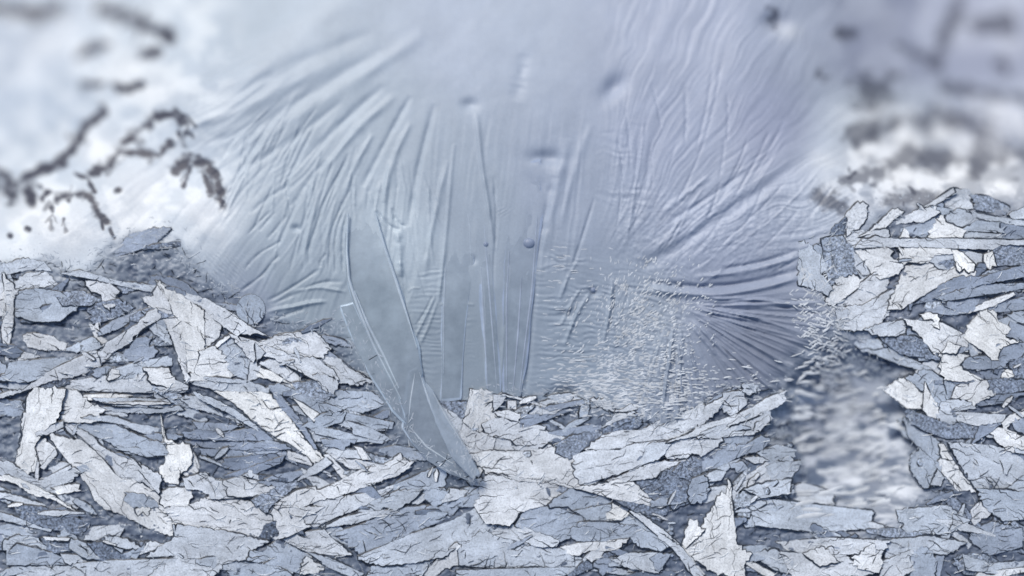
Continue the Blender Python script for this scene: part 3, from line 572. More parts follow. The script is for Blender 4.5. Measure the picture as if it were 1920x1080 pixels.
# ------------------------------------------------------------------ the plates, from the lowest to the topmost
TI = {'L': (0, 440, 2.), 'A': (0, 480, 3.6), 'B': (0, 780, 3.6), 'C': (360, 580, 3.6), 'D': (440, 780, 3.6), 'E': (860, 700, 3.6), 'F': (860, 840, 4.), 'G': (1500, 340, 3.6),
      'H': (1500, 600, 3.376), 'I': (1240, 840, 2.8235), 'J': (1180, 700, 4.1526), 'K': (760, 680, 4.1545)}
PL = '''
A .52 . 110,250 250,230 400,250 520,340 400,430 240,430 120,400
A .40 p 380,250 560,240 680,300 600,330 440,330
A .36 p 620,330 800,300 900,350 760,420 640,450
A .42 . 660,510 760,440 940,370 900,430 800,490 680,530
A .50 . 440,630 600,560 640,560 690,610 600,650 500,640
A .48 . 80,720 280,700 400,690 600,670 400,780 200,840 0,835 70,760
A .40 . 930,560 1040,555 1000,600 1060,640 1000,700 880,700 860,640
A .42 . 0,975 130,980 160,1050 100,1080 0,1060
A .42 . -60,700 40,740 70,840 -60,845
A .60 . 1000,470 1080,440 1120,480 1160,590 1100,560 1040,520
A .62 . 20,60 160,20 290,40 340,100 200,90 60,120
A .55 . -40,60 30,50 90,170 60,180 -40,140
A .58 . 430,120 560,100 800,170 1040,200 1060,250 900,220 740,180 600,150
A .80 . 590,170 740,190 800,240 740,355 700,320 690,260 620,230
A .75 . 100,200 190,125 310,115 350,160 400,210 390,230 340,195 260,215 150,220 120,260
A .85 . 170,540 240,525 330,540 440,590 430,625 330,635 200,610|pale lens shaped ice plate beside the narrow upright shard
A .80 . 165,650 280,680 160,695 130,710 150,670
L .85 . -10,245 18,210 22,240 10,300 -10,300
L .86 . 12,150 40,185 65,230 50,250 48,330 35,400 30,490 20,470 8,350 20,270 20,200|narrow upright white ice shard beside the pale lens shaped plate
A .85 . 610,470 665,455 670,510 650,520 735,580 700,610 640,540
L .70 . 120,570 300,545 450,525 620,530 690,560 700,580 560,590 400,585 250,580|long straight pale grey sill plate lying under the long pale splinter
L .50 . 420,505 520,480 610,460 640,465 640,490 560,510 540,530 440,540 415,520
L .85 . 405,540 420,505 445,510 440,535 410,545
L .88 . 545,505 630,505 640,530 675,565 640,570 600,560 575,555
L .80 f 100,575 210,500 330,445 420,395 500,345 545,300 580,278 597,300 590,322 540,350 500,380 480,410 420,440 370,490 300,520 200,545 120,575 40,600 -20,618 -20,604 50,580|long pale ice splinter rising across the heap to the fan of plates
A .60 . 640,960 900,960 1200,975 1260,990 1100,1020 800,1010
A .60 . 690,1020 900,1015 1200,1010 1230,1040 1000,1060 800,1050
A .85 . 700,990 1000,985 1160,990 1000,1005
A .88 . 520,940 740,930 900,940 740,960 620,970
L .55 . 820,420 870,380 930,440 945,480 925,540 880,520 850,490
L .75 . 870,375 960,400 1060,440 1150,460 1210,510 1270,540 1250,560 1180,545 1120,520 1060,470 980,450 960,480 900,410
L .76 . 590,175 680,215 780,245 860,290 940,345 1000,375 960,365 880,370 800,310 740,285 680,235 620,205|long arched pale ridge plate along the top of the heap
L .80 . 600,180 640,260 660,330 690,410 705,480 700,510 720,545 700,550 670,470 650,400 620,330 590,300 560,270 530,235 570,240|left narrow leaf of the fan of pale plates
L .90 . 600,185 640,215 700,250 760,290 765,440 745,480 740,515 705,510 700,450 680,400 665,330 640,260|tall middle leaf of the fan of pale plates
L .84 . 760,295 830,330 820,380 790,410 765,435|right short leaf of the fan of pale plates
L .85 . 765,440 800,425 845,460 850,495 895,520 850,530 790,540 720,545 745,490|pale kite shaped ice plate under the fan of plates
L .82 . 790,435 830,395 880,368 862,385 820,420
C .75 . 440,225 640,170 800,160 930,260 880,320 720,310 560,260
C .72 . 880,330 1000,340 1060,400 1140,440 1220,490 1080,500 980,480 960,420
C .75 . 440,240 560,270 740,320 820,330 940,400 980,470 860,450 830,470 640,370 560,330 470,270
C .70 . 830,450 960,440 985,500 950,570 900,540
C .52 . 970,550 1200,560 1300,640 1150,690 1000,660 900,620
C .40 p 690,500 840,480 960,580 860,620 720,560
C .70 . 430,230 490,290 440,350
C .70 . 380,480 400,360 460,380 440,460
C .75 . 470,370 560,330 640,390 720,450 730,510 640,470 540,410
C .95 . 430,390 540,420 690,520 640,490 560,480 450,450
C .62 . -60,600 10,588 120,620 300,720 380,780 300,760 160,700 0,660
C .34 . -50,830 60,810 200,830 440,800 540,880 300,880 0,870
C .40 . 20,760 200,770 330,790 200,820 60,810
C .32 . -70,895 60,880 300,890 620,910 660,940 400,950 100,930
C .38 . 60,940 400,955 600,950 500,975 250,1000 80,975
C .30 . 230,1010 600,970 520,1040 300,1080 220,1060
C .66 . -40,470 120,460 360,480 530,540 500,560 200,545 40,510
C .50 . 1000,690 1200,730 1350,760 1340,800 1180,800 1060,760
C .48 . 800,800 960,810 1150,860 1300,880 1250,900 1050,880 850,840
C .55 . 1060,760 1200,800 1350,880 1240,880 1100,840
C .40 . 880,880 1100,880 1010,945 900,920
C .50 . 750,790 880,710 1030,700 1000,760 860,800
C .66 . 830,900 1000,950 1150,950 1200,1010 1000,990 900,960
C .80 . 1100,930 1150,940 1190,1010 1150,1010
C .50 . 530,520 600,505 700,550 860,620 1000,670 980,700 840,690 700,610 560,560
C .92 . 690,600 850,700 820,750 760,690
C .60 . 30,560 150,600 300,680 440,790 620,910 600,915 420,800 260,700 60,600
C .80 . 640,950 780,1000 800,1050 660,1010
C .97 F 30,490 200,560 480,570 560,600 600,680 700,790 800,900 880,990 820,1040 770,980 660,900 560,850 440,760 300,640 150,550|long bright white ice blade slanting down the middle of the left heap
C .35 . 530,530 600,580 740,760 840,930 820,930 720,790 600,660|dark thin ice rod along the edge of the long bright white blade
B .50 . 450,50 620,60 760,60 900,120 1000,160 1110,180 1115,255 1000,265 850,240 720,160 620,130
B .60 . 560,10 760,0 900,50 1080,80 1090,140 960,110 800,50
B .90 . 170,-10 395,-10 370,50 250,105 240,200 255,290 190,385 95,370 110,300 150,170
L .90 . 130,580 245,585 230,640 215,690 160,740 130,790 140,830 130,880 60,890 55,860 80,800 100,700 105,620|tall upright pale slab under the end of the long straight sill plate
L .88 . 250,585 290,590 330,630 390,655 340,700 230,695 220,680
B .85 . 240,200 285,150 370,220 350,260 290,330 260,290
B .80 . 250,310 268,315 260,430 240,445
B .85 . 280,340 370,230 380,260 300,355
B .65 . -20,300 90,320 200,400 330,480 520,560 510,620 400,580 250,490 100,430 -20,385
B .95 . -20,390 120,420 260,480 420,580 500,640 440,610 340,555 200,520 120,460 -20,430|thin bright white splinter below the upright pale slab
B .72 . 250,450 470,340 530,380 480,440 330,480
B .88 . 360,480 510,460 545,500 400,525
B .28 p 100,600 300,620 600,720 540,800 300,740 150,680
B .65 . -20,510 120,540 300,600 200,655 190,640 250,605 120,575 -20,540
B .55 . -20,640 200,710 340,760 330,775 190,740 -20,690
B .50 . -20,745 60,730 190,745 220,800 150,830 60,800 -20,780
B .45 . 60,930 130,870 300,915 410,950 450,1000 60,1000
B .60 . 40,850 120,810 220,820 300,880 310,910 200,880 120,870 60,920 40,900|grey hook shaped ice flake low in the left of the heap
B .28 p 290,830 480,830 490,890 400,920 320,900
B .24 p 560,860 760,850 880,950 760,980 650,960
B .55 . 490,830 580,860 660,960 560,945 480,890
B .62 . 420,930 520,940 560,975 480,1000 440,970
B .75 . 300,815 470,820 460,835 320,835
B .70 . 580,830 640,750 760,740 840,735 800,810 720,800 660,830
B .55 . 730,820 830,880 820,920 740,860
B .62 . 720,810 860,830 950,885 850,890 760,860
B .44 . 830,930 950,890 980,860 920,960
B .72 . 950,930 990,850 1110,870 1040,900
B .62 . 110,1010 500,1000 700,980 1000,970 1190,960 1100,1030 960,1100 130,1100
B .70 . 1210,740 1400,770 1600,800 1804,850 1684,910 1674,960 1500,990 1420,1090 1000,1090 1100,1010 1200,940 1000,950 1100,880 1180,830|very large grey ice plate sweeping under the point of the big diagonal slab
B .76 . 430,50 560,100 640,150 690,210 800,270 900,300 990,400 1080,510 1060,520 950,430 820,425 740,330 660,240 560,150 480,90
B .72 . 890,290 1080,400 1065,510 970,390
B .86 . 330,105 420,150 560,170 640,240 700,300 770,390 820,430 960,430 1060,520 1130,610 1190,690 1200,820 1100,790 980,740 820,650 720,620 650,560 620,480 560,400 480,320 400,220|big pale diagonal slab with a pointed foot in the left heap
B .78 . 250,110 330,70 420,40 420,75 330,120 260,130
B .45 . 850,520 960,530 1050,580 1060,610 900,610 860,580
B .95 . 920,630 960,615 1005,615 990,670 965,640 935,670
B .92 . 1180,690 1210,720 1170,760 1150,770
B .80 . 1200,720 1130,640 1170,600 1300,600 1440,550 1600,570 1704,590 1804,640 1874,760 1894,820 1784,830 1600,790 1400,760 1260,740|very large pale smooth ice plate right of the big diagonal slab
B .72 . 1250,420 1400,390 1480,440 1640,450 1760,490 1860,530 1700,545 1440,550 1380,500 1270,490
B .85 . 1190,205 1290,210 1340,330 1330,370 1270,390 1210,375 1160,350
B .95 . 1090,0 1130,170 1200,200 1270,200 1290,260 1270,330 1210,380 1205,445 1150,440 1090,400 1085,340 1125,290 1110,190 1095,60|torn white upright slab between the big diagonal slab and the long blade
B .50 . 1140,470 1240,450 1250,490 1160,488
B .86 . 1095,520 1150,490 1270,490 1285,530 1260,600 1160,600 1120,610
D .75 . -60,440 20,420 140,440 260,480 200,520 60,540 -30,530
D .33 . -60,400 330,270 300,320 100,400 0,410
D .38 . 170,440 300,390 440,370 460,390 300,470
D .70 . 120,370 170,430 60,400
D .38 p 130,560 320,460 430,440 400,480 260,590 220,640
D .68 . 430,430 540,330 610,280 650,320 560,380
D .80 . 620,250 760,280 900,310 1010,330 900,355 780,350 700,300
D .82 . 610,270 640,265 720,350 765,420 720,410 660,330
D .48 . -20,990 100,980 300,1020 420,1090 -20,1090
D .45 . 100,960 120,910 200,920 290,840 400,880 500,940 440,1060 300,1010 100,970
D .48 . 940,1010 1150,990 1350,950 1250,1060 1100,1090 900,1090
D .46 . 700,780 900,720 1050,630 1130,630 1300,610 1500,620 1450,680 1200,780 1000,860 850,920 780,860
D .45 . 1350,610 1500,560 1740,500 1740,580 1600,610 1400,615
D .52 . 1060,470 1200,420 1300,370 1400,340 1420,400 1400,470 1250,500 1100,510
D .48 . 1290,500 1400,490 1440,500 1400,580 1350,610 1300,560
D .68 . 1410,580 1450,490 1590,510 1500,560
D .60 . 830,650 900,590 1100,510 1260,500 1200,560 1090,630 1010,610 960,660
D .74 . 470,690 580,560 700,550 920,520 1060,470 1060,490 960,560 840,620 700,670 560,740 500,750 530,730
D .78 . 240,650 330,560 440,500 560,480 590,500 700,450 800,390 870,360 930,350 1040,310 1110,255 1120,300 1200,310 1140,370 1100,400 1040,420 920,460 700,540 590,560 470,610 620,600 540,650 460,670 530,730 480,750 380,800 310,820 295,720|broad feathered pale grey leaf with serrated upper edge beside the smooth tapering blade
D .66 . 720,690 880,650 1000,640 940,680 820,720 660,740 600,760
D .75 . 320,820 480,790 600,770 640,820 780,930 650,930 500,910 400,870
D .90 . 490,950 600,1020 560,1055 450,1060|bright triangular ice chip beside the wide grey leaf
D .55 . 500,920 640,960 860,1060 800,1090 640,1020 560,960
D .50 . 1530,900 1680,830 1740,740 1740,1000 1540,1000
F .62 . 180,610 300,670 560,740 740,750 900,820 970,860 850,880 500,890 150,885 20,870 10,750 120,690
F .52 . 0,910 400,900 900,890 960,880 930,930 600,970 0,970
D .62 . 850,940 1000,880 1200,800 1440,720 1650,610 1740,600 1740,740 1620,830 1480,880 1400,940 1200,980 1000,1000 900,980|wide long grey leaf running below the foot of the smooth tapering blade
D .85 . 1280,1060 1400,940 1480,870 1520,880 1520,950 1540,1010 1420,1020 1340,1090
K .33 p 270,310 480,310 490,370 450,460 360,400
K .70 . 270,340 380,400 460,480 435,600 370,540 290,440
K .40 . 1060,350 1370,290 1380,320 1150,370
K .55 . 1100,260 1280,240 1370,285 1200,310
K .36 . 920,400 1060,410 1390,330 1300,370 1000,480 930,510 910,470
K .40 . 1100,540 1240,520 1500,470 1520,510 1330,560 1180,560
K .60 . 1120,430 1240,500 1230,520 1130,460
K .50 . 1370,290 1430,290 1420,400 1360,420
K .72 . 1440,290 1560,280 1630,380 1500,340
K .75 . 1640,380 1740,330 1800,360 1720,380
K .68 . 1540,500 1640,400 1780,390 1650,450
K .30 p 1530,520 1720,430 1800,400 1828,480 1700,570 1600,540 1540,560
K .36 p 1180,640 1280,580 1530,520 1540,560 1400,650 1280,740 1210,700
K .76 . 610,480 700,440 830,430 900,470 920,510 1010,490 1080,500 1100,550 1250,590 1150,600 1000,630 870,630 830,590 700,570 640,540
K .76 . 690,580 840,600 870,640 1080,635 1000,690 920,705 700,700
K .86 . 510,220 690,240 680,380 700,430 610,480 590,520 530,530 460,470 480,380 500,300|cream torn slab standing right of the smooth tapering blade
K .78 . 460,480 530,540 640,560 690,570 680,640 650,700 540,690 510,715 440,610
K .75 . 690,250 780,260 740,330 690,370
K .80 . 800,300 860,300 860,360 800,360
K .76 . 690,380 800,370 880,400 870,450 760,420
K .75 . 760,250 880,270 1150,350 1120,360 900,290
K .80 . 600,950 660,870 1000,920 1300,970 1200,1040 1130,1080 1050,1110 900,1150 820,1250 640,1240 560,1120
F .50 . 720,390 850,310 920,320 1060,350 1140,420 1000,450 870,470 830,430 700,440
F .46 . 510,450 690,450 850,490 1000,540 900,600 830,650 750,690 600,640 440,580
F .50 . 880,470 1100,430 1150,430 1100,540 1000,540
F .47 . 830,650 920,560 1100,560 1300,590 1340,640 1150,690 900,690
F .48 . 1140,550 1280,500 1400,570 1600,700 1500,760 1340,720 1290,660 1280,600
F .68 . 210,610 400,580 500,600 600,640 740,690 720,730 580,730 400,680 280,660
F .82 . 750,750 900,715 1100,700 1260,680 1180,760 1080,770 980,765 910,800 830,790|white boat shaped ice chip at the bottom of the heap
F .38 . 1050,830 1160,830 1150,900 1080,950 1020,870
F .75 . 960,820 1000,770 1080,780 1060,820 1000,850
F .66 . 1150,830 1300,790 1480,790 1420,830 1450,880 1490,930 1300,900
F .40 . 1420,825 1500,790 1580,800 1500,920 1450,870
F .92 . 1260,920 1300,895 1340,915 1290,935
F .96 . 1100,540 1155,420 1270,490 1220,535|bright white triangular chip right of the broad white plate
F .30 p 1160,380 1300,400 1500,430 1560,470 1500,540 1360,490
F .75 . 1290,480 1400,520 1560,640 1680,750 1840,940 1800,960 1660,790 1500,660|long thin pale strut running down to the spiky white crown
J .30 p 210,790 340,740 500,830 470,980 330,1000 150,960 60,830
J .32 p 350,760 460,640 550,670 560,760 480,830
J .45 . 490,830 570,800 620,900 560,1000 480,1000 460,920
J .46 . 780,700 880,690 920,740 840,770
J .45 . 700,510 850,480 960,490 900,550 800,560
J .42 . 550,660 720,560 900,560 1010,490 1080,540 1000,600 860,640 700,720 570,760|smooth blue grey ice plate below the long serrated leaf
J .68 . 890,660 1000,650 1080,680 980,700
J .72 . -160,830 0,770 180,690 330,690 440,670 380,700 230,760 200,800 0,830 -120,850
J .66 . 880,90 960,80 1020,130 920,160
J .70 . 730,160 890,140 900,240 830,300 790,320 740,300 740,230
J .66 . 480,490 700,410 860,370 960,360 1060,300 1100,350 1040,410 960,470 800,480 700,500
J .70 . 540,410 740,350 900,290 1100,180 1220,140 1200,220 1100,280 1050,300 900,360 700,420 520,480 300,530 500,450|long pointed grey leaf reaching towards the needle fan
J .58 . 1010,620 1150,560 1290,600 1240,680 1100,700
J .62 . 1060,720 1220,640 1310,700 1240,800 1100,840
J .60 . 900,900 1080,850 1250,830 1230,930 1050,960
I .70 . 640,200 760,190 900,230 900,300 700,300
J .72 . 960,470 1000,380 1080,330 1090,370 1030,430
J .74 . 0,570 100,550 350,520 500,500 700,500 715,530 640,590 540,650 470,620 430,660 280,660 240,640 100,700 0,745 -150,800 -360,860 -430,700 -420,640 -300,600 -60,600
J .76 . -200,480 -60,440 100,440 200,390 300,340 380,320 470,290 560,230 580,260 720,190 730,220 650,310 570,390 520,410 500,350 510,420 350,460 500,430 300,520 100,550 -80,575 -220,600 -330,590|long serrated pale leaf with torn upper edge under the white rime grains
K .84 . 510,720 640,690 960,700 1100,650 1200,690 1300,760 1370,850 1385,950 1290,965 1100,930 950,910 660,860 600,800 560,760|broad smooth white ice plate right of the foot of the smooth tapering blade
F .84 . 870,290 1100,270 1200,240 1300,260 1440,390 1540,420 1500,440 1160,370 1050,340
K .90 . 530,890 580,800 600,840 570,890
K .92 . 480,920 590,900 590,960 530,950
I .62 . 470,560 600,540 690,600 690,660 600,640
I .72 . 620,500 900,480 1200,490 1150,560 900,560 700,560
I .75 . 640,550 760,560 900,530 1000,600 1120,590 1160,640 1000,690 700,690
I .86 . 760,560 860,530 930,600 840,620
I .88 . 1010,580 1110,510 1160,600 1140,650 1040,630
I .60 . 450,250 650,280 900,310 1100,330 1100,420 800,430 500,400
I .66 . 1180,490 1400,470 1600,500 1500,560 1330,540 1200,600
I .45 . 1330,540 1400,530 1450,600 1430,690 1310,690
I .74 . 1180,600 1330,540 1310,600 1330,640 1240,690 1160,690
I .58 . 1250,330 1500,310 1620,380 1500,450 1300,440
I .60 . 1600,560 1740,610 1920,600 1920,640 1760,660 1620,640
I .82 . 1690,660 1940,630 1940,650 1760,690 1690,690
I .42 . 1640,430 1760,400 1900,430 1900,520 1740,560 1660,500
I .78 . 1640,330 1690,280 1740,340 1660,400
J .72 . 780,920 870,830 1000,740 1080,680 1060,790 1080,830 980,870 890,880 820,980 790,1000
I .70 . -10,450 110,530 230,690 180,690 60,530 -10,480
I .93 . 430,600 460,590 590,660 585,690 530,665
I .92 s 110,520 220,420 270,330 320,240 340,270 350,175 365,200 370,300 380,400 390,500 470,550 430,610 440,690 270,640 160,560|spiky white crown of ice at the end of the thin pale strut
I .90 . 115,500 150,380 190,400 220,430 130,520
G .42 p 150,400 280,380 360,480 380,620 270,640 200,700 180,560
G .60 . 0,420 60,430 140,500 180,570 140,620 200,700 180,760 60,700 0,690
G .72 . 220,850 420,840 600,740 650,750 600,860 500,1000 280,990 340,880
G .72 . 240,880 330,880 280,1000
G .35 p 1280,450 1530,420 1530,560 1310,560
G .40 . 1360,290 1530,310 1530,390 1370,380
G .36 p 1150,90 1280,110 1390,170 1370,220 1200,190
G .60 . 1400,230 1530,170 1530,250 1440,250
G .55 . 1110,190 1260,230 1530,270 1530,305 1300,270 1180,240
G .50 . 1110,320 1190,270 1360,285 1360,345 1110,330
G .62 . 1110,340 1360,360 1360,390 1090,390
G .44 . 690,320 860,270 900,250 870,370 720,370
G .72 . 1030,60 1130,60 1150,180 1040,190 960,150
G .50 . 890,170 1030,190 1010,220 940,220
G .66 . 970,260 1060,190 1110,200 1190,260 1090,300 1000,280
G .92 . 870,380 910,260 970,240 980,280 1050,310 1110,330 1090,350 1080,385|cream jagged ice plate standing on the straight rail plate
G .90 . 675,395 700,320 725,340 740,395
G .75 . 320,360 320,220 390,150 450,170 440,250 400,300
G .72 . 300,370 390,330 480,340 560,330 590,370 510,440 390,455 360,480
G .72 . 560,320 720,230 860,160 1020,55 1030,80 960,130 890,170 930,210 830,270 740,270 640,290
G .82 . 400,370 480,330 560,250 620,195 690,210 640,250 560,320
G .72 . 380,450 420,400 520,370 640,390 1000,390 1530,400 1530,430 1340,430 1280,460 1050,450 700,440|straight long grey rail plate across the right heap
G .36 . 690,850 860,740 1000,680 1070,650 1200,650 1530,560 1530,640 1200,700 1000,780 850,810|dark slate blue ice plate below the white torn plates of the right heap
G .40 . 800,880 960,840 1100,890 1000,900
G .38 . 1020,800 1200,790 1180,860 1100,890 980,840
G .45 . 900,790 1200,700 1530,690 1530,720 1200,770 1020,800
G .42 . 1200,860 1300,830 1530,780 1530,860 1250,890
G .70 . 360,480 490,620 430,670 380,600
G .86 . 370,460 560,450 620,480 600,510 680,560 650,620 540,650 500,620 440,540
G .87 . 720,580 900,550 1000,580 1170,610 1160,650 1000,660 900,720 800,780 700,850 600,860 640,760
G .82 . 230,840 490,630 600,660 560,740 420,830 300,830
G .85 . 180,800 270,650 320,640 410,660 420,690 340,750 230,830
G .92 . 680,450 1000,460 1020,490 900,500 860,550 740,540 690,575|white torn strip hanging from the straight rail plate
G .22 . 1170,610 1200,560 1260,550 1240,600 1165,660
G .70 . 1060,455 1250,500 1240,540 1180,560 1120,510
G .95 . 1030,450 1110,500 1170,560 1160,600 1060,590
G .97 . 1240,500 1290,480 1315,570 1280,590 1240,540
G .66 . 440,1000 560,960 700,940 780,990 640,1040 540,1040
G .55 . 1400,900 1530,870 1530,970 1440,930
G .42 . 1390,1040 1420,950 1530,990 1530,1080
G .85 . 1110,895 1250,810 1420,755 1430,770 1300,840
H .58 . 300,110 500,130 640,220 830,310 820,330 640,280 400,190
H .30 p 510,100 720,110 800,160 870,250 760,230 640,210 540,140
H .52 . 680,370 760,330 830,330 900,380 930,490 860,540 800,460
H .50 . 910,380 980,390 970,470 940,500
H .30 p 1160,390 1290,370 1430,390 1430,440 1220,470
H .34 . 1100,520 1215,480 1430,460 1300,520 1150,540
H .42 . 1250,160 1430,150 1430,230 1320,260 1290,280 1220,240
H .34 p 1330,270 1430,230 1430,370 1350,360
H .86 . 660,0 900,30 1060,110 1160,210 1000,190 900,210 890,260 780,110
G .95 . 810,900 920,900 930,990 860,950
H .92 . 885,240 900,210 1060,230 1000,290 1040,320 1150,370 1000,380 910,370 900,320
H .40 . 1000,290 1080,240 1200,230 1300,300 1150,310 1040,300
H .38 . 1140,330 1280,310 1290,360 1180,375
H .97 . 1060,80 1100,10 1160,-50 1230,-40 1250,20 1300,40 1320,60 1290,110 1370,130 1250,170 1250,240 1210,240 1170,190 1060,120|maple leaf shaped bright white ice plate in the right heap
H .90 . 920,180 940,135 975,160 1010,165 980,210 900,205
H .97 . 1280,340 1310,310 1350,350 1290,375
H .86 . 970,490 1000,420 1110,390 1170,390 1170,440 1215,470 1110,520 1100,540 1060,500
H .92 . 530,440 670,370 720,420 770,460 760,550 680,550|cream ice leaf standing at the edge of the blurred hollow
H .93 . 770,560 780,400 800,450 860,550 860,625 820,610
H .42 . 1340,640 1430,620 1430,730 1360,690
H .48 . 650,620 690,650 760,700 850,770 880,830 860,930 820,1030 760,1040 690,930 690,850 740,810 680,740
H .66 . 940,780 1080,790 1200,800 1430,850 1430,1090 1120,1060 1000,880|very large grey stippled slab low in the right heap
H .30 p 690,570 780,600 880,640 1000,650 1100,650 1130,690 1080,740 920,740 800,700 700,640
H .66 . 865,560 900,515 1000,510 1080,520 1100,560 950,580 1020,640 950,650 880,620|rounded pale grey ice leaf beside the cream leaf of the hollow
H .72 . 950,580 1300,600 1260,640 1120,665 1010,640
H .84 . 1200,700 1290,690 1430,750 1430,810 1340,830 1260,780
H .36 . 1090,780 1140,670 1280,650 1200,710
H .88 . 1280,650 1330,600 1430,570 1430,610 1340,640 1310,690
H .88 . 880,900 900,880 970,900 1040,1000 1100,1080 980,1060 900,960
H .93 . 880,790 910,790 960,880 900,870
H .70 . 830,1040 870,950 910,1000 890,1045
H .50 . 1120,1070 1430,1090 1430,1250 1280,1260 1180,1180
'''
for line in PL.strip().splitlines():
    body, _, lab = line.partition('|'); t_, tn, fl, *pp = body.split()
    ox, oy, s_ = TI[t_]; tn = float(tn); peb = fl == 'p'
    poly = [(ox + float(a) / s_, oy + float(b_) / s_) for a, b_ in (q_.split(',') for q_ in pp)]
    o, info = plate(poly, tn, peb, 'ice_plate', fold=.10 if fl == 'f' else .16 if fl == 'F' else 0., grow=4., pct=82 if fl in '.p' else 95)
    finish(o, info, tn, peb, 'plate', lab or None)

# small slivers lying loose on top
BUSY = [(250, 690, 60, 30), (600, 620, 60, 30), (170, 830, 70, 40), (430, 840, 60, 40), (300, 1010, 60, 30), (1000, 760, 60, 25), (1400, 900, 60, 40), (1260, 960, 60, 25), (1700, 430, 80, 40), (1870, 720, 50, 60), (1840, 960, 60, 60), (640, 880, 50, 20), (520, 680, 60, 30), (60, 960, 60, 40), (790, 890, 50, 20)]
for i in range(48):
    a = BUSY[i % len(BUSY)]; x = r.gauss(a[0], a[2] * .6); y = r.gauss(a[1], a[3] * .6); L = r.uniform(12, 34); t = r.choice((.45, .6, .7, .8, .9))
    if not inside(HP, np.array([x]), np.array([y]))[0]: continue
    o, info = plate(shard(x, y, L, L * r.uniform(.15, .4), flow(x, y, r) + r.gauss(0, .6), r), t, False, 'frost_flake', 1.4, .8, parts=False, rimw=.8, seg=4, inter=False)
    finish(o, info, t, False, 'flake')

# ------------------------------------------------------------------ smooth ice blades in the middle
for poly, cc, lb, fo in BL:
    o, info = plate(poly, .5, False, 'ice_crystal', 3.2 if 'big' in lb or 'foot' in lb else .8, .25, fold=fo * .6, mat=M_CRYS, parts=True, colour=lin(cc) * np.array([1.1, 1.1, 1.04]), rimw=1.5 if 'big' in lb or 'band' in lb else .35, seg=9, maxg=.03, plane=((min(p[1] for p in poly), -1.6), (max(p[1] for p in poly), 2.8)) if 'band' in lb else ((384, -1.2), (600, 6.), ) if 'big' in lb else ((570, -2.2), (790, 11)) if 'strip' in lb else ((690, 12.), (900, 36)))
    for ch in o.children: ch.data.materials[0] = M_BLADE; ch.color = (*np.minimum(1, lin(cc) * (1.5 if 'big' in lb or 'band' in lb else 1.05)), 1)  # crystal rims coloured lighter to paint edge highlights
    tag(o, lb, 'ice crystal')
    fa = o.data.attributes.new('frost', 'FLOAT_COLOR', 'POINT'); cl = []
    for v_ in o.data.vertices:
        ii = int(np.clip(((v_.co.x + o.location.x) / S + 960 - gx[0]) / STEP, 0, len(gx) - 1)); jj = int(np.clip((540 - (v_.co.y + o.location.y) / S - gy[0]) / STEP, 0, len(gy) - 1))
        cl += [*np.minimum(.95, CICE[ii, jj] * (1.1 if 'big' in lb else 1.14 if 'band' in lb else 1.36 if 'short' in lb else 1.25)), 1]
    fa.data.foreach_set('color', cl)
    for key, pts in RIDGE_HIGHLIGHTS:
        if key not in lb: continue
        P = np.array(pts, float); L = [0] + list(np.cumsum(np.hypot(*np.diff(P, axis=0).T))); tt = np.linspace(0, L[-1], 22)
        px_ = np.interp(tt, L, P[:, 0]); py_ = np.interp(tt, L, P[:, 1]); v = []; f = []
        me_ = o.data; vc = np.empty(len(me_.vertices) * 3); me_.vertices.foreach_get('co', vc); vc = vc.reshape(-1, 3) / S; ox_, oy_, oz_ = np.array(o.location) / S
        for k_ in range(22):
            qx, qy = to_world([(px_[k_], py_[k_])], oz_)[0]; lx, ly = qx - 960 - ox_, 540 - qy - oy_
            d2 = (vc[:, 0] - lx) ** 2 + (vc[:, 1] - ly) ** 2; nn = np.argsort(d2)[:4]; wz = 1 / (d2[nn] + 4); lz = (vc[nn, 2] * wz).sum() / wz.sum()
            tx, ty = P[-1] - P[0]; tn_ = math.hypot(tx, ty); nx_, ny_ = -ty / tn_, -tx / tn_
            wd = 2.3 * math.sin(math.pi * min(.93, .07 + k_ / 23)) + .3
            for sg_, dz in ((-1, -1.2), (-.35, 1.0), (.35, 1.0), (1, -1.2)): v.append(((lx + nx_ * wd * sg_) * S, (ly + ny_ * wd * sg_) * S, (lz + dz) * S))
            if k_: b0 = 4 * (k_ - 1); f += [(b0 + a_, b0 + a_ + 1, b0 + a_ + 5, b0 + a_ + 4) for a_ in range(3)]
        rg = mesh_obj('ridge', v, f, M_BLADE, o); rg.color = (*np.minimum(1, lin(cc) * np.array([1.62, 1.55, 1.45]) * (1. if 'big' in lb or 'band' in lb else .78)), 1)  # ridge colour lightened to paint a highlight on it
# frozen discs and bubbles
def disc(x, y, rd, cc, lb, name='ice_disc'):
    p = [(x + rd * math.cos(a), y + rd * math.sin(a) * 1.05) for a in np.linspace(0, 2 * math.pi, 28, endpoint=False)]
    o, info = plate(p, .5, False, name, .6, 1.0, colour=lin(cc), rimw=.35, seg=4); tag(o, lb, 'ice disc')
disc(471, 580, 27, (172, 186, 204), 'round grey ice disc resting against the arched ridge plate')
def bubble(x, y, rx, ry, lb):
    v = [(0, 0, ry * .45 * S)]; f = []; N = 18
    for k_, (q_, zz) in enumerate(((.45, .40), (.8, .22), (1, -.1))):
        for i in range(N):
            a = 2 * math.pi * i / N; v.append((rx * q_ * math.cos(a) * S, ry * q_ * math.sin(a) * S, ry * zz * S))
    for i in range(N):
        j = (i + 1) % N; f.append((0, 1 + i, 1 + j))
        for k_ in range(2): f.append((1 + k_ * N + i, 1 + (k_ + 1) * N + i, 1 + (k_ + 1) * N + j, 1 + k_ * N + j))
    zz = height_at(x, y); x, y = to_world([(x, y)], zz)[0]
    o = mesh_obj('ice_bubble', v, f, M_BLADE, loc=((x - 960) * S, (540 - y) * S, zz * S)); o.color = (*lin((150, 164, 190)), 1); tag(o, lb, 'bubble')
bubble(992, 456, 12, 10, 'round frozen bubble at the top of the wide upright band')
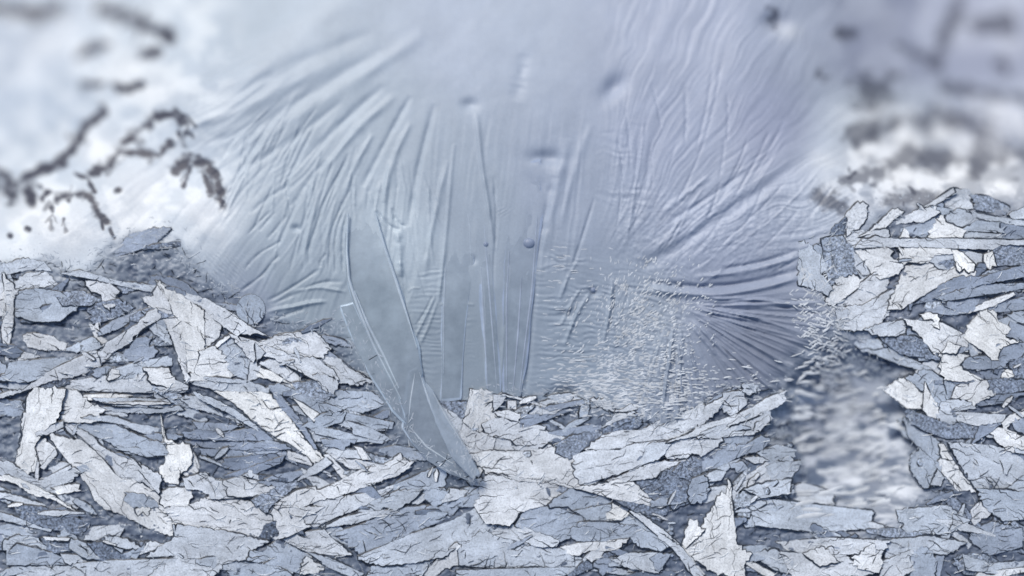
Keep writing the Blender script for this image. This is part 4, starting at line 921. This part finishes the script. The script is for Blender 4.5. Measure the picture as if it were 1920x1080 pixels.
bubble(911, 458, 5, 5, 'tiny frozen bubble on the slim upright band')
bubble(1112, 543, 5, 5, 'tiny bright frozen bubble in the rippled ice right of the bands')

# ------------------------------------------------------------------ rime grains and crumbs (uncountable)
def grains(name, spec, mat, seed):
    r = np.random.default_rng(seed); vs = []; fs = []; nv = 0
    for (x, y, L, Wd, a) in spec(r):
        x0, y0 = x, y
        for _ in range(4): zz = height_at(x, y); x, y = to_world([(x0, y0)], zz)[0]
        c_, s_ = math.cos(a), math.sin(a); hgt = Wd * .4
        loc = [(-L, 0, -.3), (-L * .4, -Wd, -.3), (L * .5, -Wd * .8, -.3), (L, 0, -.3), (L * .45, Wd, -.3), (-L * .5, Wd * .9, -.3), (-L * .45, 0, hgt), (L * .45, 0, hgt * .9)]
        for p, q_, t in loc: vs.append(((x - 960 + p * c_ - q_ * s_) * S, (540 - y - p * s_ - q_ * c_) * S, (zz + t) * S))
        for f in ((0, 6, 1), (1, 6, 7), (1, 7, 2), (2, 7, 3), (3, 7, 4), (4, 7, 6), (4, 6, 5), (5, 6, 0)): fs.append(tuple(nv + k_ for k_ in f[::-1]))
        nv += 8
    o = mesh_obj(name, vs, fs, mat); o['kind'] = 'stuff'; return o
def spec_rime(r):
    for _ in range(9000):           # fish-scale field
        x, y = r.uniform(1040, 1350), r.uniform(480, 780)
        dn = math.exp(-(((x - 1205 + (y - 620) * .25) / 85) ** 2 + ((y - 625) / 105) ** 2)) * float(np.clip(.7 + 1.3 * fbm(x / 26, y / 16, 5), 0, 1.4))
        if r.random() > dn: continue
        t = (y - 520) / 240; a = -1.35 * (1 - t) * (1 if x < 1180 else .7) + r.normal(0, .22) + (.1 if t > .6 else 0)
        yield x, y, r.uniform(2.8, 6.5), r.uniform(.8, 1.5), a
    for _ in range(240):            # bars among the ripples
        x, y = r.normal(1060, 38), r.uniform(460, 750)
        if r.random() < .35 or x < 1012 or abs(x - 1080 + (y - 560) * .3) < 12: continue
        yield x, y, r.uniform(5, 11), r.uniform(.7, 1.2), r.normal(.02, .12)
    for _ in range(900):            # foot of the field
        x, y = r.normal(1200, 95), r.normal(735, 30)
        if y > 785 or x < 1030: continue
        yield x, y, r.uniform(5, 12), r.uniform(.9, 1.8), r.normal(-.03, .18)
    for _ in range(230):            # herringbone right of the needle fan
        t = r.random(); x = 1495 + 70 * t + r.normal(0, 11); y = 560 + 180 * t + r.normal(0, 12)
        yield x, y, r.uniform(4, 10), r.uniform(1, 1.9), (.35 if r.random() < .6 else -.7) + r.normal(0, .15)
    for _ in range(120):
        x = r.normal(1560, 14); y = r.uniform(560, 720); yield x, y, r.uniform(5, 11), r.uniform(1.3, 2.4), r.choice((-.6, .5)) + r.normal(0, .2)
    for _ in range(90): yield r.uniform(1505, 1570), r.uniform(500, 600), r.uniform(5, 14), r.uniform(1.2, 2), r.choice((-.7, .8)) + r.normal(0, .2)
grains('rime_grains', spec_rime, M_GRAIN, 3)
def spec_hollow(r):
    for _ in range(210):
        x, y = r.normal(1590, 80), r.normal(800, 105)
        if inside(HP, np.array([x]), np.array([y]))[0] or y < 640: continue
        k_ = .35 + .65 * min(1., max(0., (y - 660) / 110)); yield x, y, k_ * r.uniform(16, 42), k_ * r.uniform(3, 6), r.normal(-.12, .22)
grains('hollow_rime', spec_hollow, M_GRAIN, 5)
def spec_border(r):
    P = [p for p in HEAP if -60 < p[0] < 1980 and p[1] < 1100]
    for a, b_ in zip(P, P[1:]):
        L = math.hypot(b_[0] - a[0], b_[1] - a[1]); an = math.atan2(b_[1] - a[1], b_[0] - a[0])
        for _ in range(int(L * .75)):
            t = r.random(); o = r.normal(0, 13)
            yield a[0] + (b_[0] - a[0]) * t - math.sin(an) * o, a[1] + (b_[1] - a[1]) * t + math.cos(an) * o, r.uniform(2, 8), r.uniform(.6, 1.6), an + r.normal(.3, .6)
M_DUST = M_GRAIN.copy(); M_DUST.name = 'thin_rime'
for nd in M_DUST.node_tree.nodes:
    if nd.type == 'RGB': nd.outputs[0].default_value = (.40, .46, .54, 1)
grains('border_rime', spec_border, M_DUST, 13)
def spec_crumb(r):
    n_ = 0
    while n_ < 1500:
        x, y = r.uniform(-30, 1950), r.uniform(420, 1100)
        if not inside(HP, np.array([x]), np.array([y]))[0]: continue
        if height_at(x, y) > height_at(x + r.normal(0, 14), y + r.normal(0, 14)) + .5: continue
        n_ += 1; yield x, y, r.uniform(1.5, 4.5), r.uniform(.5, 1.3), r.uniform(0, 3.14)
m2 = M_GRAIN
grains('frost_crumbs', spec_crumb, m2, 9)
def needles(name, count, mat, seed, w0, w1, l0, l1, up):
    r = random.Random(seed); vs = []; fs = []; n_ = 0
    while n_ < count:
        x, y = r.uniform(-30, 1950), r.uniform(430, 1100)
        if not inside(HP, np.array([x]), np.array([y]))[0]: continue
        n_ += 1; a = flow(x, y, r) + (r.uniform(-1.6, 1.6) if r.random() < .35 else 0); L = r.uniform(l0, l1); k_ = r.randint(3, 5); b0 = len(vs); w_ = r.uniform(w0, w1)
        for i in range(k_ + 1):
            t = i / k_; ww = w_ * (.25 + math.sin(math.pi * min(.96, t + .04)))
            q_ = to_world([(x, y)], height_at(x, y))[0]; zz = height_at(*q_); nx_, ny_ = -math.sin(a), math.cos(a)
            for sg_, dz in ((-1, -.8), (0, up), (1, -.8)): vs.append(((q_[0] - 960 + nx_ * ww * sg_) * S, (540 - q_[1] - ny_ * ww * sg_) * S, (zz + dz + .4) * S))
            x += L / k_ * math.cos(a); y += L / k_ * math.sin(a); a += r.uniform(-.45, .45)
            if i: c0 = b0 + 3 * (i - 1); fs += [(c0, c0 + 3, c0 + 4, c0 + 1), (c0 + 1, c0 + 4, c0 + 5, c0 + 2)]
    o = mesh_obj(name, vs, fs, mat, smooth=False); o['kind'] = 'stuff'
needles('dark_fissures', 1500, M_RIM, 21, .45, 1.1, 8, 34, .5)  # dark slivers that paint shaded fissures across the heap
needles('rime_needles', 900, M_GRAIN, 22, .5, 1.4, 8, 30, .8)
# share a group only where labels are shared; lone labels keep theirs
print('objects', len(bpy.data.objects), 'labels', len(used), 'shared', sum(len(v) > 1 for v in used.values()))
